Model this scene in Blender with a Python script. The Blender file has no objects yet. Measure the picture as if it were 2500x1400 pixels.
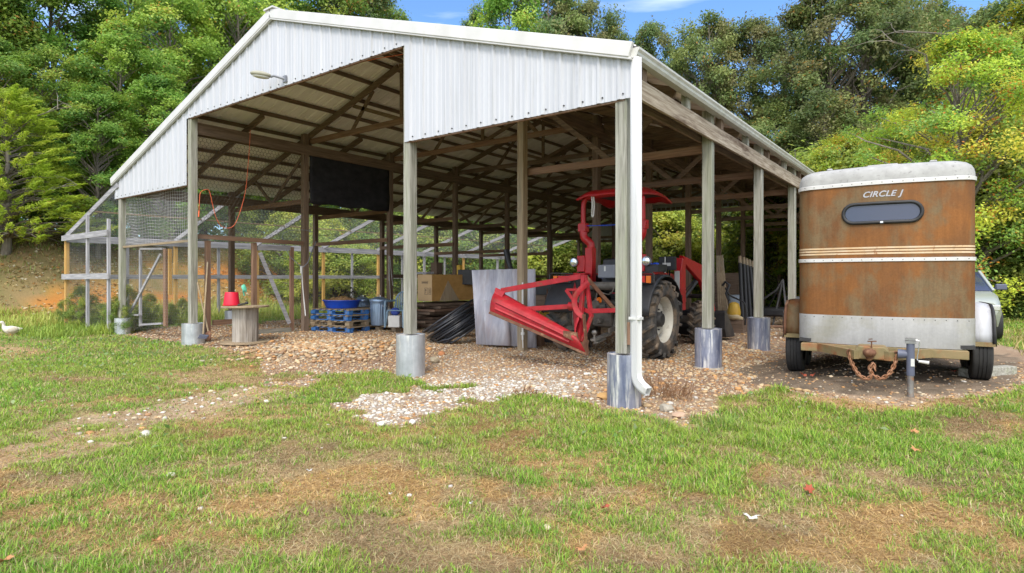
import bpy, bmesh, math, random
import numpy as np
from math import sin, cos, pi, radians, sqrt, atan2
from mathutils import Vector, Matrix
C = bpy.context.scene.collection
SC = bpy.context.scene
# ---------------------------------------------------------------- camera, world, sun, exposure
FPX = 1454.0; HOR = 678.0; HC = 1.5
cam = bpy.data.cameras.new('camera'); camo = bpy.data.objects.new('camera', cam); C.objects.link(camo)
cam.sensor_width = 36.0; cam.lens = 36.0 * FPX / 2500; cam.shift_y = -(700 - HOR) / 2500
cam.clip_start = 0.05; cam.clip_end = 2000
camo.location = (0, 0, HC); camo.rotation_euler = (pi / 2, 0, math.asin(.6))
SC.camera = camo
SUN_EL = radians(50); SUN_AZ = atan2(.42, -.9)      # azimuth of the direction towards the sun, from +Y to +X
W = bpy.data.worlds.new('World'); SC.world = W; W.use_nodes = True
nt = W.node_tree; bg = nt.nodes['Background']
sky = nt.nodes.new('ShaderNodeTexSky'); sky.sky_type = 'NISHITA'; sky.sun_disc = False
sky.sun_elevation = SUN_EL; sky.sun_rotation = SUN_AZ; sky.air_density = 1.0; sky.dust_density = .2; sky.ozone_density = 3.0
tc = nt.nodes.new('ShaderNodeTexCoord'); mp = nt.nodes.new('ShaderNodeMapping'); mp.inputs['Scale'].default_value = (1.2, 1.2, 5)
mp.inputs['Rotation'].default_value = (0, .1, .4)
nz = nt.nodes.new('ShaderNodeTexNoise'); nz.inputs['Scale'].default_value = 1.6; nz.inputs['Detail'].default_value = 7; nz.inputs['Distortion'].default_value = .6
rp = nt.nodes.new('ShaderNodeValToRGB'); rp.color_ramp.elements[0].position = .56; rp.color_ramp.elements[1].position = 1.0
mx = nt.nodes.new('ShaderNodeMix'); mx.data_type = 'RGBA'
nt.links.new(tc.outputs['Generated'], mp.inputs['Vector']); nt.links.new(mp.outputs['Vector'], nz.inputs['Vector'])
nt.links.new(nz.outputs['Fac'], rp.inputs['Fac']); dt = nt.nodes.new('ShaderNodeVectorMath'); dt.operation = 'DOT_PRODUCT'; dt.inputs[1].default_value = (.5, -.62, .6)   # unseen bright cloud bank, added behind the camera as fill light
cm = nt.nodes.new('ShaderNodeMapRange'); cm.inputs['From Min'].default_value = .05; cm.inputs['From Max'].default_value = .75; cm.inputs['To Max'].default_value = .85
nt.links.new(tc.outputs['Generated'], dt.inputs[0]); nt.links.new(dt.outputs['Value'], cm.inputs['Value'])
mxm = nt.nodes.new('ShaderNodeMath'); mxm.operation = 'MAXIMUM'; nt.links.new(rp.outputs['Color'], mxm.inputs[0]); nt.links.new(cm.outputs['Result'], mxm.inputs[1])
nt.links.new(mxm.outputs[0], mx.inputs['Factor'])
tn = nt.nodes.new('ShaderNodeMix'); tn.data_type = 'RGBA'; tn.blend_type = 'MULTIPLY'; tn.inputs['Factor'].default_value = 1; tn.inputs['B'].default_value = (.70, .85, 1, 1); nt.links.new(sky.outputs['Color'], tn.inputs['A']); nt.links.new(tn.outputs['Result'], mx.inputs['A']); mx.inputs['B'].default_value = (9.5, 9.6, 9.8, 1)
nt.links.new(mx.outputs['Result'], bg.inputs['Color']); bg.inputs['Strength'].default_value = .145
sl = bpy.data.lights.new('sun', 'SUN'); sl.energy = 1.5; sl.angle = radians(18); sl.color = (1, .93, .82)
so = bpy.data.objects.new('sun', sl); C.objects.link(so)
sd = Vector((sin(SUN_AZ) * cos(SUN_EL), cos(SUN_AZ) * cos(SUN_EL), sin(SUN_EL)))
so.rotation_euler = sd.to_track_quat('Z', 'Y').to_euler()
SC.view_settings.view_transform = 'Standard'; SC.view_settings.look = 'None'; SC.view_settings.gamma = 1
SC.view_settings.exposure = .92
SC.render.engine = 'CYCLES'
SC.cycles.max_bounces = 10; SC.cycles.diffuse_bounces = 6; SC.cycles.transparent_max_bounces = 12
SC.cycles.use_denoising = True
# ---------------------------------------------------------------- photograph pixel -> place in the world
FW = Vector((-.6, .8, 0)); RT = Vector((.8, .6, 0)); CP = Vector((0, 0, HC))
def ray(px, py): return FW + RT * ((px - 1250) / FPX) + Vector((0, 0, (HOR - py) / FPX))
def ad(px, py, d): return CP + ray(px, py) * d
def oz(px, py, z): r = ray(px, py); return CP + r * ((z - HC) / r.z)
def oy(px, py, Y): r = ray(px, py); return CP + r * (Y / r.y)
def ox(px, py, X): r = ray(px, py); return CP + r * (X / r.x)
def gp(px, d): p = ad(px, HOR, d); return Vector((p.x, p.y, gz1(p.x, p.y)))
# ---------------------------------------------------------------- noise and terrain
def vnoise(x, y, seed=0):
    x = np.asarray(x, float); y = np.asarray(y, float)
    xi = np.floor(x).astype(np.int64); yi = np.floor(y).astype(np.int64); xf = x - xi; yf = y - yi
    def h(a, b):
        n = (a * 374761393 + b * 668265263 + seed * 982451653) & 0xffffffff
        n = ((n ^ (n >> 13)) * 1274126177) & 0xffffffff
        return ((n ^ (n >> 16)) & 0xffff) / 65535.0
    u = xf * xf * (3 - 2 * xf); v = yf * yf * (3 - 2 * yf)
    return (h(xi, yi) * (1 - u) + h(xi + 1, yi) * u) * (1 - v) + (h(xi, yi + 1) * (1 - u) + h(xi + 1, yi + 1) * u) * v
def fbm(x, y, seed=0, oct=4):
    s = 0; a = .5; t = 0
    for i in range(oct):
        s = s + a * vnoise(x * 2 ** i, y * 2 ** i, seed + i); t += a; a *= .5
    return s / t
def sst(a, b, x): t = np.clip((np.asarray(x, float) - a) / (b - a), 0, 1); return t * t * (3 - 2 * t)
MND = oz(790, 850, .1)
def gz(x, y):
    x = np.asarray(x, float); y = np.asarray(y, float)
    h = .09 * sst(6.2, 8.2, y) * sst(0, -2, x - (-1.5))
    h = h + .2 * sst(-2.8, -1.2, x) * sst(6.6, 8.6, y)
    h = h + 3.4 * sst(24.8, 33, -x + .6 * (fbm(y * .25, x * .25, 5) - .5) * 3)
    h = h + 4.5 * sst(38, 70, y) + .8 * sst(4, 20, x) * sst(12, 30, y)
    h = h + .11 * np.exp(-((x - MND.x) ** 2 + (y - MND.y) ** 2) / 1.1)
    h = h + .05 * (fbm(x * .5, y * .5, 3) - .5) + .02 * (fbm(x * 2.5, y * 2.5, 9, 3) - .5)
    return h
def gz1(x, y): return float(gz(np.array([x]), np.array([y]))[0])
# ---------------------------------------------------------------- mesh builder
def rotm(rx=0, ry=0, rz=0): return Matrix.Rotation(rz, 3, 'Z') @ Matrix.Rotation(ry, 3, 'Y') @ Matrix.Rotation(rx, 3, 'X')
def frame(d, up=(0, 0, 1)):
    d = Vector(d).normalized(); up = Vector(up)
    if abs(d.dot(up.normalized())) > .98: up = Vector((1, 0, 0)) if abs(d.x) < .9 else Vector((0, 1, 0))
    s = d.cross(up).normalized(); u = s.cross(d).normalized(); return d, s, u
LOCAL = set()
class MB:
    def __init__(self): self.v = []; self.f = []
    def add(self, vs, fs):
        n = len(self.v); self.v += [tuple(p) for p in vs]; self.f += [tuple(i + n for i in f) for f in fs]; return self
    def box(self, c, s, R=None):
        c = Vector(c); hx, hy, hz = s[0] / 2, s[1] / 2, s[2] / 2
        P = [Vector((x, y, z)) for x in (-hx, hx) for y in (-hy, hy) for z in (-hz, hz)]
        if R is not None: P = [R @ p for p in P]
        return self.add([p + c for p in P], [(0, 1, 3, 2), (4, 6, 7, 5), (0, 4, 5, 1), (2, 3, 7, 6), (0, 2, 6, 4), (1, 5, 7, 3)])
    def bx(self, x0, x1, y0, y1, z0, z1): return self.box(((x0 + x1) / 2, (y0 + y1) / 2, (z0 + z1) / 2), (abs(x1 - x0), abs(y1 - y0), abs(z1 - z0)))
    def beam(self, p, q, w, h, up=(0, 0, 1)):     # w across, h along up
        p = Vector(p); q = Vector(q); d, s, u = frame(q - p, up)
        P = [a + s * (i * w / 2) + u * (j * h / 2) for a in (p, q) for i in (-1, 1) for j in (-1, 1)]
        return self.add(P, [(0, 1, 3, 2), (4, 6, 7, 5), (0, 4, 5, 1), (2, 3, 7, 6), (0, 2, 6, 4), (1, 5, 7, 3)])
    def tube(self, pts, r, seg=8, closed=False, caps=True, flat=1.0):
        pts = [Vector(p) for p in pts]; n = len(pts); R = r if isinstance(r, (list, tuple)) else [r] * n
        vs = []; s = None
        for i, p in enumerate(pts):
            if closed: d = pts[(i + 1) % n] - pts[i - 1]
            else: d = pts[min(i + 1, n - 1)] - pts[max(i - 1, 0)]
            d.normalize()
            if s is None: _, s, u = frame(d)
            else:
                s = s - d * s.dot(d)
                if s.length < 1e-6: _, s, u = frame(d)
                s.normalize(); u = s.cross(d)
            for k in range(seg):
                a = 2 * pi * k / seg; vs.append(p + s * (cos(a) * R[i]) + u * (sin(a) * R[i] * flat))
        fs = []
        for i in range(n if closed else n - 1):
            j = (i + 1) % n
            for k in range(seg):
                l = (k + 1) % seg; fs.append((i * seg + k, i * seg + l, j * seg + l, j * seg + k))
        if caps and not closed: fs += [tuple(range(seg))[::-1], tuple((n - 1) * seg + k for k in range(seg))]
        return self.add(vs, fs)
    def cyl(self, p, q, r1, r2=None, seg=20, caps=True): return self.tube([p, q], [r1, r1 if r2 is None else r2], seg, caps=caps)
    def lathe(self, prof, c, axis=(0, 0, 1), seg=28, caps=True, arc=2 * pi, start=0):
        c = Vector(c); d, s, u = frame(axis); full = arc > 6.28; m = seg if full else seg + 1; vs = []
        for r, h in prof:
            for k in range(m):
                a = start + arc * k / seg; vs.append(c + d * h + s * (cos(a) * r) + u * (sin(a) * r))
        fs = []
        for i in range(len(prof) - 1):
            for k in range(seg):
                l = (k + 1) % m; fs.append((i * m + k, (i + 1) * m + k, (i + 1) * m + l, i * m + l))
        if caps and full: fs += [tuple(range(seg)), tuple((len(prof) - 1) * m + k for k in range(seg))[::-1]]
        return self.add(vs, fs)
    def prism(self, pts, off):                    # planar outline pushed by vector off
        pts = [Vector(p) for p in pts]; off = Vector(off); n = len(pts)
        return self.add(pts + [p + off for p in pts], [tuple(range(n))[::-1], tuple(range(n, 2 * n))] + [(i, (i + 1) % n, n + (i + 1) % n, n + i) for i in range(n)])
    def ball(self, c, r, s=(1, 1, 1), seg=14, R=None):
        c = Vector(c); rings = max(6, seg // 2); vs = []; fs = []
        for i in range(rings + 1):
            t = pi * i / rings
            for k in range(seg):
                a = 2 * pi * k / seg; p = Vector((sin(t) * cos(a) * r * s[0], sin(t) * sin(a) * r * s[1], cos(t) * r * s[2]))
                if R is not None: p = R @ p
                vs.append(c + p)
        for i in range(rings):
            for k in range(seg):
                l = (k + 1) % seg; fs.append((i * seg + k, (i + 1) * seg + k, (i + 1) * seg + l, i * seg + l))
        return self.add(vs, fs)
    def sheet(self, rows):                        # grid of points
        m = len(rows[0]); vs = [p for r in rows for p in r]
        return self.add(vs, [(i * m + k, i * m + k + 1, (i + 1) * m + k + 1, (i + 1) * m + k) for i in range(len(rows) - 1) for k in range(m - 1)])
    def build(self, name, mat, parent=None, smooth=None, bev=0, solid=0, kind=None):
        me = bpy.data.meshes.new(name); V = self.v
        if parent is not None and parent.name not in LOCAL:
            b = base_of(parent); V = [(p[0] - b.x, p[1] - b.y, p[2] - b.z) for p in V]
        me.from_pydata(V, [], self.f); me.update()
        bm = bmesh.new(); bm.from_mesh(me); bmesh.ops.recalc_face_normals(bm, faces=bm.faces); bm.to_mesh(me); bm.free()
        me.materials.append(mat)
        if smooth is not None:
            me.shade_smooth(); me.set_sharp_from_angle(angle=radians(smooth))
        o = bpy.data.objects.new(name, me); C.objects.link(o)
        if parent is not None:
            o.parent = parent
            if parent.name in LOCAL: LOCAL.add(o.name)
        if solid: m = o.modifiers.new('thickness', 'SOLIDIFY'); m.thickness = solid; m.offset = 0
        if bev: m = o.modifiers.new('bevel', 'BEVEL'); m.width = bev; m.segments = 1; m.limit_method = 'ANGLE'
        if kind: o['kind'] = kind
        return o
def base_of(o):
    b = Vector(o.location)
    while o.parent: o = o.parent; b += Vector(o.location)
    return b
def tag(o, label, cat, group=None):
    o['label'] = label; o['category'] = cat
    if group: o['group'] = group
    return o
def thing(name, label, cat, loc, rz=0, group=None, local=False):
    o = bpy.data.objects.new(name, None); C.objects.link(o); o.empty_display_size = .2
    o.location = loc; o.rotation_euler = (0, 0, rz)
    if local: LOCAL.add(o.name)
    return tag(o, label, cat, group)
def dup(root, loc, rz=0, sc=1.0, label=None, group=None):
    r = root.copy(); C.objects.link(r); r.location = loc; r.rotation_euler = (0, 0, rz); r.scale = (sc, sc, sc) if not isinstance(sc, tuple) else sc
    if label: r['label'] = label
    if group: r['group'] = group
    for ch in list(root.children):
        c = ch.copy(); C.objects.link(c); c.parent = r
        for g in list(ch.children):
            d = g.copy(); C.objects.link(d); d.parent = c
    return r
def solo(mb, name, mat, label, cat, group=None, loc=None, **k):   # a thing that is one mesh, origin at its base
    vs = mb.v; c = Vector((sum(p[0] for p in vs) / len(vs), sum(p[1] for p in vs) / len(vs), min(p[2] for p in vs)))
    mb.v = [(p[0] - c.x, p[1] - c.y, p[2] - c.z) for p in vs]
    o = mb.build(name, mat, None, **k); o.location = c
    return tag(o, label, cat, group)
# ---------------------------------------------------------------- materials
def nodemat(name):
    m = bpy.data.materials.new(name); m.use_nodes = True; n = m.node_tree
    return m, n, n.nodes['Principled BSDF'], n.nodes.new, n.links.new
def M(name, c1, c2=None, sc=(3, 3, 3), rough=.7, metal=0, bump=0, det=5, lo=.3, hi=.7, c3=None, sc3=1.2, lo3=.55, hi3=.7, rnd=0, bsc=None, spec=.4, dist=0):
    m, n, p, N, L = nodemat(name)
    p.inputs['Roughness'].default_value = rough; p.inputs['Metallic'].default_value = metal
    p.inputs['Specular IOR Level'].default_value = spec
    if c2 is None: c2 = tuple(x * .8 for x in c1)
    tc = N('ShaderNodeTexCoord'); mp = N('ShaderNodeMapping'); mp.inputs['Scale'].default_value = sc
    nz = N('ShaderNodeTexNoise'); nz.inputs['Scale'].default_value = 1; nz.inputs['Detail'].default_value = det; nz.inputs['Roughness'].default_value = .62; nz.inputs['Distortion'].default_value = dist
    L(tc.outputs['Object'], mp.inputs['Vector']); L(mp.outputs['Vector'], nz.inputs['Vector'])
    r = N('ShaderNodeValToRGB'); e = r.color_ramp.elements; e[0].position = lo; e[1].position = hi; e[0].color = (*c1, 1); e[1].color = (*c2, 1)
    L(nz.outputs['Fac'], r.inputs['Fac']); out = r.outputs['Color']
    if c3 is not None:
        s3 = sc3 if isinstance(sc3, tuple) else (sc3,) * 3
        mp3 = N('ShaderNodeMapping'); mp3.inputs['Scale'].default_value = s3; mp3.inputs['Location'].default_value = (7.3, 2.1, 4.4)
        n3 = N('ShaderNodeTexNoise'); n3.inputs['Scale'].default_value = 1; n3.inputs['Detail'].default_value = 8; n3.inputs['Roughness'].default_value = .65
        L(tc.outputs['Object'], mp3.inputs['Vector']); L(mp3.outputs['Vector'], n3.inputs['Vector'])
        q = N('ShaderNodeMapRange'); q.inputs['From Min'].default_value = lo3; q.inputs['From Max'].default_value = hi3
        L(n3.outputs['Fac'], q.inputs['Value'])
        x = N('ShaderNodeMix'); x.data_type = 'RGBA'; x.inputs['B'].default_value = (*c3, 1)
        L(q.outputs['Result'], x.inputs['Factor']); L(out, x.inputs['A']); out = x.outputs['Result']
    if rnd:
        oi = N('ShaderNodeObjectInfo'); q = N('ShaderNodeMapRange'); q.inputs['To Min'].default_value = 1 - rnd; q.inputs['To Max'].default_value = 1 + rnd
        L(oi.outputs['Random'], q.inputs['Value']); hs = N('ShaderNodeHueSaturation'); L(q.outputs['Result'], hs.inputs['Value']); L(out, hs.inputs['Color']); out = hs.outputs['Color']
    L(out, p.inputs['Base Color'])
    if bump:
        b = N('ShaderNodeBump'); b.inputs['Strength'].default_value = bump; b.inputs['Distance'].default_value = .01
        if bsc:
            m2 = N('ShaderNodeMapping'); m2.inputs['Scale'].default_value = bsc; n2 = N('ShaderNodeTexNoise'); n2.inputs['Scale'].default_value = 1; n2.inputs['Detail'].default_value = 4
            L(tc.outputs['Object'], m2.inputs['Vector']); L(m2.outputs['Vector'], n2.inputs['Vector']); L(n2.outputs['Fac'], b.inputs['Height'])
        else: L(nz.outputs['Fac'], b.inputs['Height'])
        L(b.outputs['Normal'], p.inputs['Normal'])
    return m
AX = {'x': (1.6, 34, 34), 'y': (34, 1.6, 34), 'z': (34, 34, 1.6)}
A3 = {'x': (.7, 5, 5), 'y': (5, .7, 5), 'z': (5, 5, .7)}
def wood(name, c1, c2, axis='z', c3=None, rnd=.12, lo3=.5, hi3=.72): return M(name, c1, c2, AX[axis], .85, 0, .5, 6, .32, .68, c3, A3[axis], lo3, hi3, rnd, spec=.2, dist=.4)
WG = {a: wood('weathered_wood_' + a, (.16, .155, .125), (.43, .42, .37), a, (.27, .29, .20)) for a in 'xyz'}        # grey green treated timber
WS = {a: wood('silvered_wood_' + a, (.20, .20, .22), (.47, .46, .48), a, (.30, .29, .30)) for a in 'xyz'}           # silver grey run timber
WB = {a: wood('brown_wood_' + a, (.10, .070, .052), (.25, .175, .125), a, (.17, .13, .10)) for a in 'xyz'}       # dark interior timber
WR = {a: wood('red_brown_wood_' + a, (.15, .088, .06), (.31, .19, .125), a, (.22, .16, .125)) for a in 'xyz'}      # fresh red brown
WY = {a: wood('yellow_wood_' + a, (.42, .24, .075), (.62, .38, .13), a, (.5, .34, .17)) for a in 'xyz'}
WT = {a: wood('tan_wood_' + a, (.22, .16, .10), (.42, .33, .22), a, (.25, .23, .18)) for a in 'xyz'}
WBEAM = wood('fascia_wood', (.20, .145, .10), (.52, .45, .36), 'y', (.10, .06, .04), 0, .52, .68)
WGREY = wood('spool_wood', (.25, .22, .19), (.50, .46, .41), 'z', (.18, .15, .12), 0)
MWHITE = M('painted_white_sheet', (.50, .51, .55), (.44, .45, .49), (9, 9, .35), .45, 0, 0, 6, .35, .75, (.31, .31, .31), (16, 16, .5), .53, .82, spec=.4)
MTRIM = M('white_trim', (.60, .59, .585), (.50, .49, .47), (3, 3, 3), .45, 0, 0, 6, .4, .8, (.42, .40, .35), 4, .62, .85, spec=.5)
MROOF = M('roof_sheet', (.88, .85, .835), (.74, .71, .69), (.6, 3, 3), .55, 0, 0, 6, .35, .7, (.55, .47, .41), 1.1, .6, .85)
MGUT = M('gutter_white', (.56, .555, .53), (.40, .385, .34), (5, 5, 5), .4, 0, 0, 6, .45, .85, (.30, .29, .24), 7, .66, .85, spec=.5)
MDOWN = M('downspout_white', (.62, .62, .62), (.50, .50, .48), (14, 14, 1.5), .45, 0, 0, 6, .4, .85, spec=.5)
MGALV = M('galvanised_steel', (.42, .45, .49), (.60, .63, .67), (9, 9, 1.3), .42, .55, .08, 6, .3, .7, (.78, .78, .77), (14, 14, 1.3), .57, .72, .1)
MGALVB = M('blue_grey_galvanised_steel', (.11, .135, .24), (.36, .385, .48), (10, 10, 1.2), .36, .45, .08, 6, .3, .62, (.80, .80, .80), (18, 18, 1.5), .51, .64, .1)
MCONC = M('concrete', (.48, .46, .43), (.60, .58, .55), (20, 20, 20), .9, 0, .3)
MBLACK = M('black_plastic', (.018, .018, .02), (.03, .03, .033), (8, 8, 8), .5)
MBLKCLOTH = M('black_shade_cloth', (.020, .020, .024), (.040, .039, .046), (1.5, 3, 5), .9, 0, .2, spec=.1)
MWIRE = M('galvanised_wire', (.30, .32, .33), (.45, .46, .47), (5, 5, 5), .5, .6)
MWIRED = M('dark_wire', (.10, .09, .08), (.18, .15, .12), (5, 5, 5), .6, .5)
MNET = M('white_cord_net', (.62, .62, .62), (.72, .72, .72), (5, 5, 5), .8)
MORANGE = M('orange_cord', (.78, .14, .06), (.85, .20, .09), (5, 5, 5), .5)
MREDP = M('red_bucket_plastic', (.72, .02, .055), (.60, .015, .04), (4, 4, 4), .45)
MRED = M('tractor_red_paint', (.46, .007, .010), (.37, .006, .009), (3, 3, 3), .42, 0, .03, 6, .35, .7, (.30, .05, .03), 5, .64, .8, spec=.55)
MREDB = M('worn_red_paint', (.30, .008, .014), (.40, .022, .032), (5, 5, 5), .5, 0, .05, 6, .35, .7, (.17, .06, .035), (6, 6, 6), .55, .72, spec=.35)
MRUST = M('rusty_steel', (.09, .04, .024), (.19, .09, .05), (9, 9, 9), .8, .2, .25, 7, .35, .7, (.38, .22, .13), 6, .55, .7)
MPLUMB = M('blue_plastic', (.015, .065, .50), (.02, .09, .60), (3, 3, 3), .4)
MPALB = M('blue_painted_wood', (.03, .12, .36), (.055, .19, .48), (20, 20, 20), .8, 0, .3, 6, .3, .7, (.22, .20, .20), (9, 9, 9), .53, .68)
MTYRE = M('tyre_rubber', (.045, .043, .042), (.08, .076, .07), (9, 9, 9), .85, 0, .2, 5, .3, .7, (.21, .155, .105), (3.5, 3.5, 3.5), .46, .62)
MTYREC = M('road_tyre_rubber', (.020, .020, .021), (.035, .034, .034), (9, 9, 9), .8)
MRIM = M('cream_wheel_rim', (.66, .64, .56), (.55, .52, .44), (5, 5, 5), .45, 0, 0, 6, .35, .7, (.30, .23, .16), 5, .58, .74)
MDARK = M('dark_metal', (.03, .03, .032), (.065, .062, .06), (6, 6, 6), .6, .3, .1)
MCAST = M('dirty_cast_metal', (.10, .09, .08), (.19, .17, .145), (9, 9, 9), .7, .4, .2)
MSTEEL = M('bright_steel', (.55, .55, .56), (.68, .68, .68), (4, 4, 4), .3, .9)
MCHROME = M('lamp_reflector', (.75, .76, .78), (.65, .66, .68), (3, 3, 3), .15, .8)
MAMBER = M('amber_lens', (.80, .20, .02), (.70, .14, .01), (3, 3, 3), .25)
MREDLENS = M('red_lens', (.60, .03, .02), (.5, .02, .015), (3, 3, 3), .25)
MSHEET = M('weathered_lavender_sheet', (.33, .33, .40), (.60, .595, .64), (9, 9, .5), .6, .05, .1, 6, .32, .66, (.42, .36, .37), (4, 4, .8), .5, .68)
MCARD = M('cardboard', (.52, .36, .20), (.58, .41, .235), (5, 5, 5), .9, spec=.1)
MCARDD = M('amber_cardboard', (.40, .22, .07), (.50, .29, .10), (2, 2, 5), .8, spec=.2)
MINK = M('dark_print', (.08, .06, .05), (.10, .08, .06), (4, 4, 4), .9)
MPIPE = M('black_poly_pipe', (.022, .024, .030), (.045, .048, .058), (6, 6, 6), .32, spec=.6)
MSTRAW = M('straw_litter', (.26, .15, .07), (.42, .27, .13), (30, 30, 30), .95, 0, .8)
MWILT = M('wilted_leaves', (.03, .028, .02), (.06, .05, .035), (9, 9, 9), .9)
MCHAIR = M('blue_grey_plastic', (.16, .25, .34), (.21, .31, .40), (3, 3, 3), .45)
MWPLAS = M('white_plastic', (.60, .60, .58), (.52, .52, .5), (5, 5, 5), .5)
MMINT = M('mint_green_plastic', (.12, .55, .38), (.17, .62, .44), (4, 4, 4), .45)
MGREYP = M('grey_plastic', (.16, .17, .20), (.20, .21, .24), (4, 4, 4), .5)
MBODY = M('faded_rusty_brown_paint', (.150, .068, .027), (.235, .094, .026), (1.7, 1.7, 1.2), .6, 0, .03, 8, .38, .62, (.165, .112, .058), (2.6, 2.6, 1.6), .48, .62, spec=.2)
MCREAM = M('cream_stripe_paint', (.56, .36, .18), (.60, .47, .32), (6, 6, 6), .5, 0, 0, 7, .3, .6, (.33, .13, .05), (14, 14, 5), .60, .70)
MALU = M('dull_aluminium', (.28, .278, .272), (.33, .328, .32), (2, 2, 2), .55, .1, .03, 6, .35, .7, (.21, .195, .13), (1.3, 1.3, 1.7), .48, .78)
MTOP = M('chalky_white_fibreglass', (.39, .388, .38), (.31, .306, .30), (9, 9, 9), .7, 0, .15, 7, .35, .7, (.17, .165, .16), (22, 22, 22), .58, .72)
MOLIVE = M('olive_rusty_frame_paint', (.19, .155, .075), (.27, .20, .10), (6, 6, 6), .7, .1, .15, 7, .35, .65, (.27, .11, .045), (5, 5, 5), .50, .66)
MJACK = M('slate_blue_jack_paint', (.085, .095, .14), (.11, .12, .17), (5, 5, 5), .5)
MCHAIN = M('rusty_chain', (.26, .11, .05), (.42, .24, .15), (14, 14, 14), .75, .3, .2)
MGLASS, _n, _p, _N, _L = nodemat('dark_window_glass'); _p.inputs['Base Color'].default_value = (.035, .045, .085, 1); _p.inputs['Roughness'].default_value = .06; _p.inputs['Specular IOR Level'].default_value = .6
_b = _N('ShaderNodeBump'); _z = _N('ShaderNodeTexNoise'); _z.inputs['Scale'].default_value = 3; _b.inputs['Strength'].default_value = .12; _L(_z.outputs['Fac'], _b.inputs['Height']); _L(_b.outputs['Normal'], _p.inputs['Normal'])
MLETTER = M('pale_lettering', (.42, .42, .46), (.36, .36, .39), (20, 20, 20), .5)
MCAR = M('silver_green_car_paint', (.40, .43, .38), (.44, .47, .42), (1, 1, 1), .3, .4)
MYEL = M('yellow_machine_paint', (.62, .40, .05), (.52, .31, .04), (6, 6, 6), .45)
MFEATH = M('pale_feathers', (.55, .50, .42), (.74, .70, .64), (18, 18, 18), .9)
MBEAK = M('orange_bill', (.65, .32, .06), (.6, .28, .05), (5, 5, 5), .5)
MBARK = M('bark', (.10, .085, .065), (.24, .21, .175), (14, 14, 2.5), .95, 0, .8, 6, .3, .7, rnd=.15)
def leafmat(name, trans=.45):
    m, n, p, N, L = nodemat(name); p.inputs['Roughness'].default_value = .5; p.inputs['Specular IOR Level'].default_value = .35
    a = N('ShaderNodeAttribute'); a.attribute_name = 'col'; oi = N('ShaderNodeObjectInfo')
    q = N('ShaderNodeMapRange'); q.inputs['To Min'].default_value = .80; q.inputs['To Max'].default_value = 1.2
    q2 = N('ShaderNodeMapRange'); q2.inputs['To Min'].default_value = .485; q2.inputs['To Max'].default_value = .515
    mu = N('ShaderNodeMath'); mu.operation = 'MULTIPLY'; mu.inputs[1].default_value = 7.31; fr = N('ShaderNodeMath'); fr.operation = 'FRACT'
    L(oi.outputs['Random'], q.inputs['Value']); L(oi.outputs['Random'], mu.inputs[0]); L(mu.outputs[0], fr.inputs[0]); L(fr.outputs[0], q2.inputs['Value'])
    hs = N('ShaderNodeHueSaturation'); L(a.outputs['Color'], hs.inputs['Color']); L(q.outputs['Result'], hs.inputs['Value']); L(q2.outputs['Result'], hs.inputs['Hue'])
    L(hs.outputs['Color'], p.inputs['Base Color'])
    t = N('ShaderNodeBsdfTranslucent'); L(hs.outputs['Color'], t.inputs['Color']); x = N('ShaderNodeMixShader'); x.inputs[0].default_value = trans
    L(p.outputs[0], x.inputs[1]); L(t.outputs[0], x.inputs[2]); L(x.outputs[0], n.nodes['Material Output'].inputs['Surface']); return m
MLEAF = leafmat('leaves'); MGRASS = leafmat('grass_blades', .35)
def attrmat(name, rough=.85, bump=.3, sc=40):
    m, n, p, N, L = nodemat(name); p.inputs['Roughness'].default_value = rough; p.inputs['Specular IOR Level'].default_value = .25
    a = N('ShaderNodeAttribute'); a.attribute_name = 'col'; tc = N('ShaderNodeTexCoord'); z = N('ShaderNodeTexNoise'); z.inputs['Scale'].default_value = sc; z.inputs['Detail'].default_value = 4
    L(tc.outputs['Object'], z.inputs['Vector']); q = N('ShaderNodeMapRange'); q.inputs['To Min'].default_value = .65; q.inputs['To Max'].default_value = 1.3; L(z.outputs['Fac'], q.inputs['Value'])
    hs = N('ShaderNodeHueSaturation'); L(a.outputs['Color'], hs.inputs['Color']); L(q.outputs['Result'], hs.inputs['Value']); L(hs.outputs['Color'], p.inputs['Base Color'])
    b = N('ShaderNodeBump'); b.inputs['Strength'].default_value = bump; b.inputs['Distance'].default_value = .01; L(z.outputs['Fac'], b.inputs['Height']); L(b.outputs['Normal'], p.inputs['Normal']); return m
MSTONE = attrmat('stone')

def overlay(m, sc, amt, det=4):                                       # wear: a second noise that varies the value of the base colour
    n = m.node_tree; p = n.nodes['Principled BSDF']; l = p.inputs['Base Color'].links[0]; src = l.from_socket
    tc = n.nodes.new('ShaderNodeTexCoord'); mp = n.nodes.new('ShaderNodeMapping'); mp.inputs['Scale'].default_value = sc; z = n.nodes.new('ShaderNodeTexNoise'); z.inputs['Scale'].default_value = 1; z.inputs['Detail'].default_value = det; z.inputs['Roughness'].default_value = .7
    q = n.nodes.new('ShaderNodeMapRange'); q.inputs['From Min'].default_value = .3; q.inputs['From Max'].default_value = .7; q.inputs['To Min'].default_value = 1 - amt; q.inputs['To Max'].default_value = 1 + amt * .8
    h = n.nodes.new('ShaderNodeHueSaturation'); k = n.links.new
    k(tc.outputs['Object'], mp.inputs['Vector']); k(mp.outputs['Vector'], z.inputs['Vector']); k(z.outputs['Fac'], q.inputs['Value']); k(q.outputs['Result'], h.inputs['Value']); k(src, h.inputs['Color']); k(h.outputs['Color'], p.inputs['Base Color'])
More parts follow.
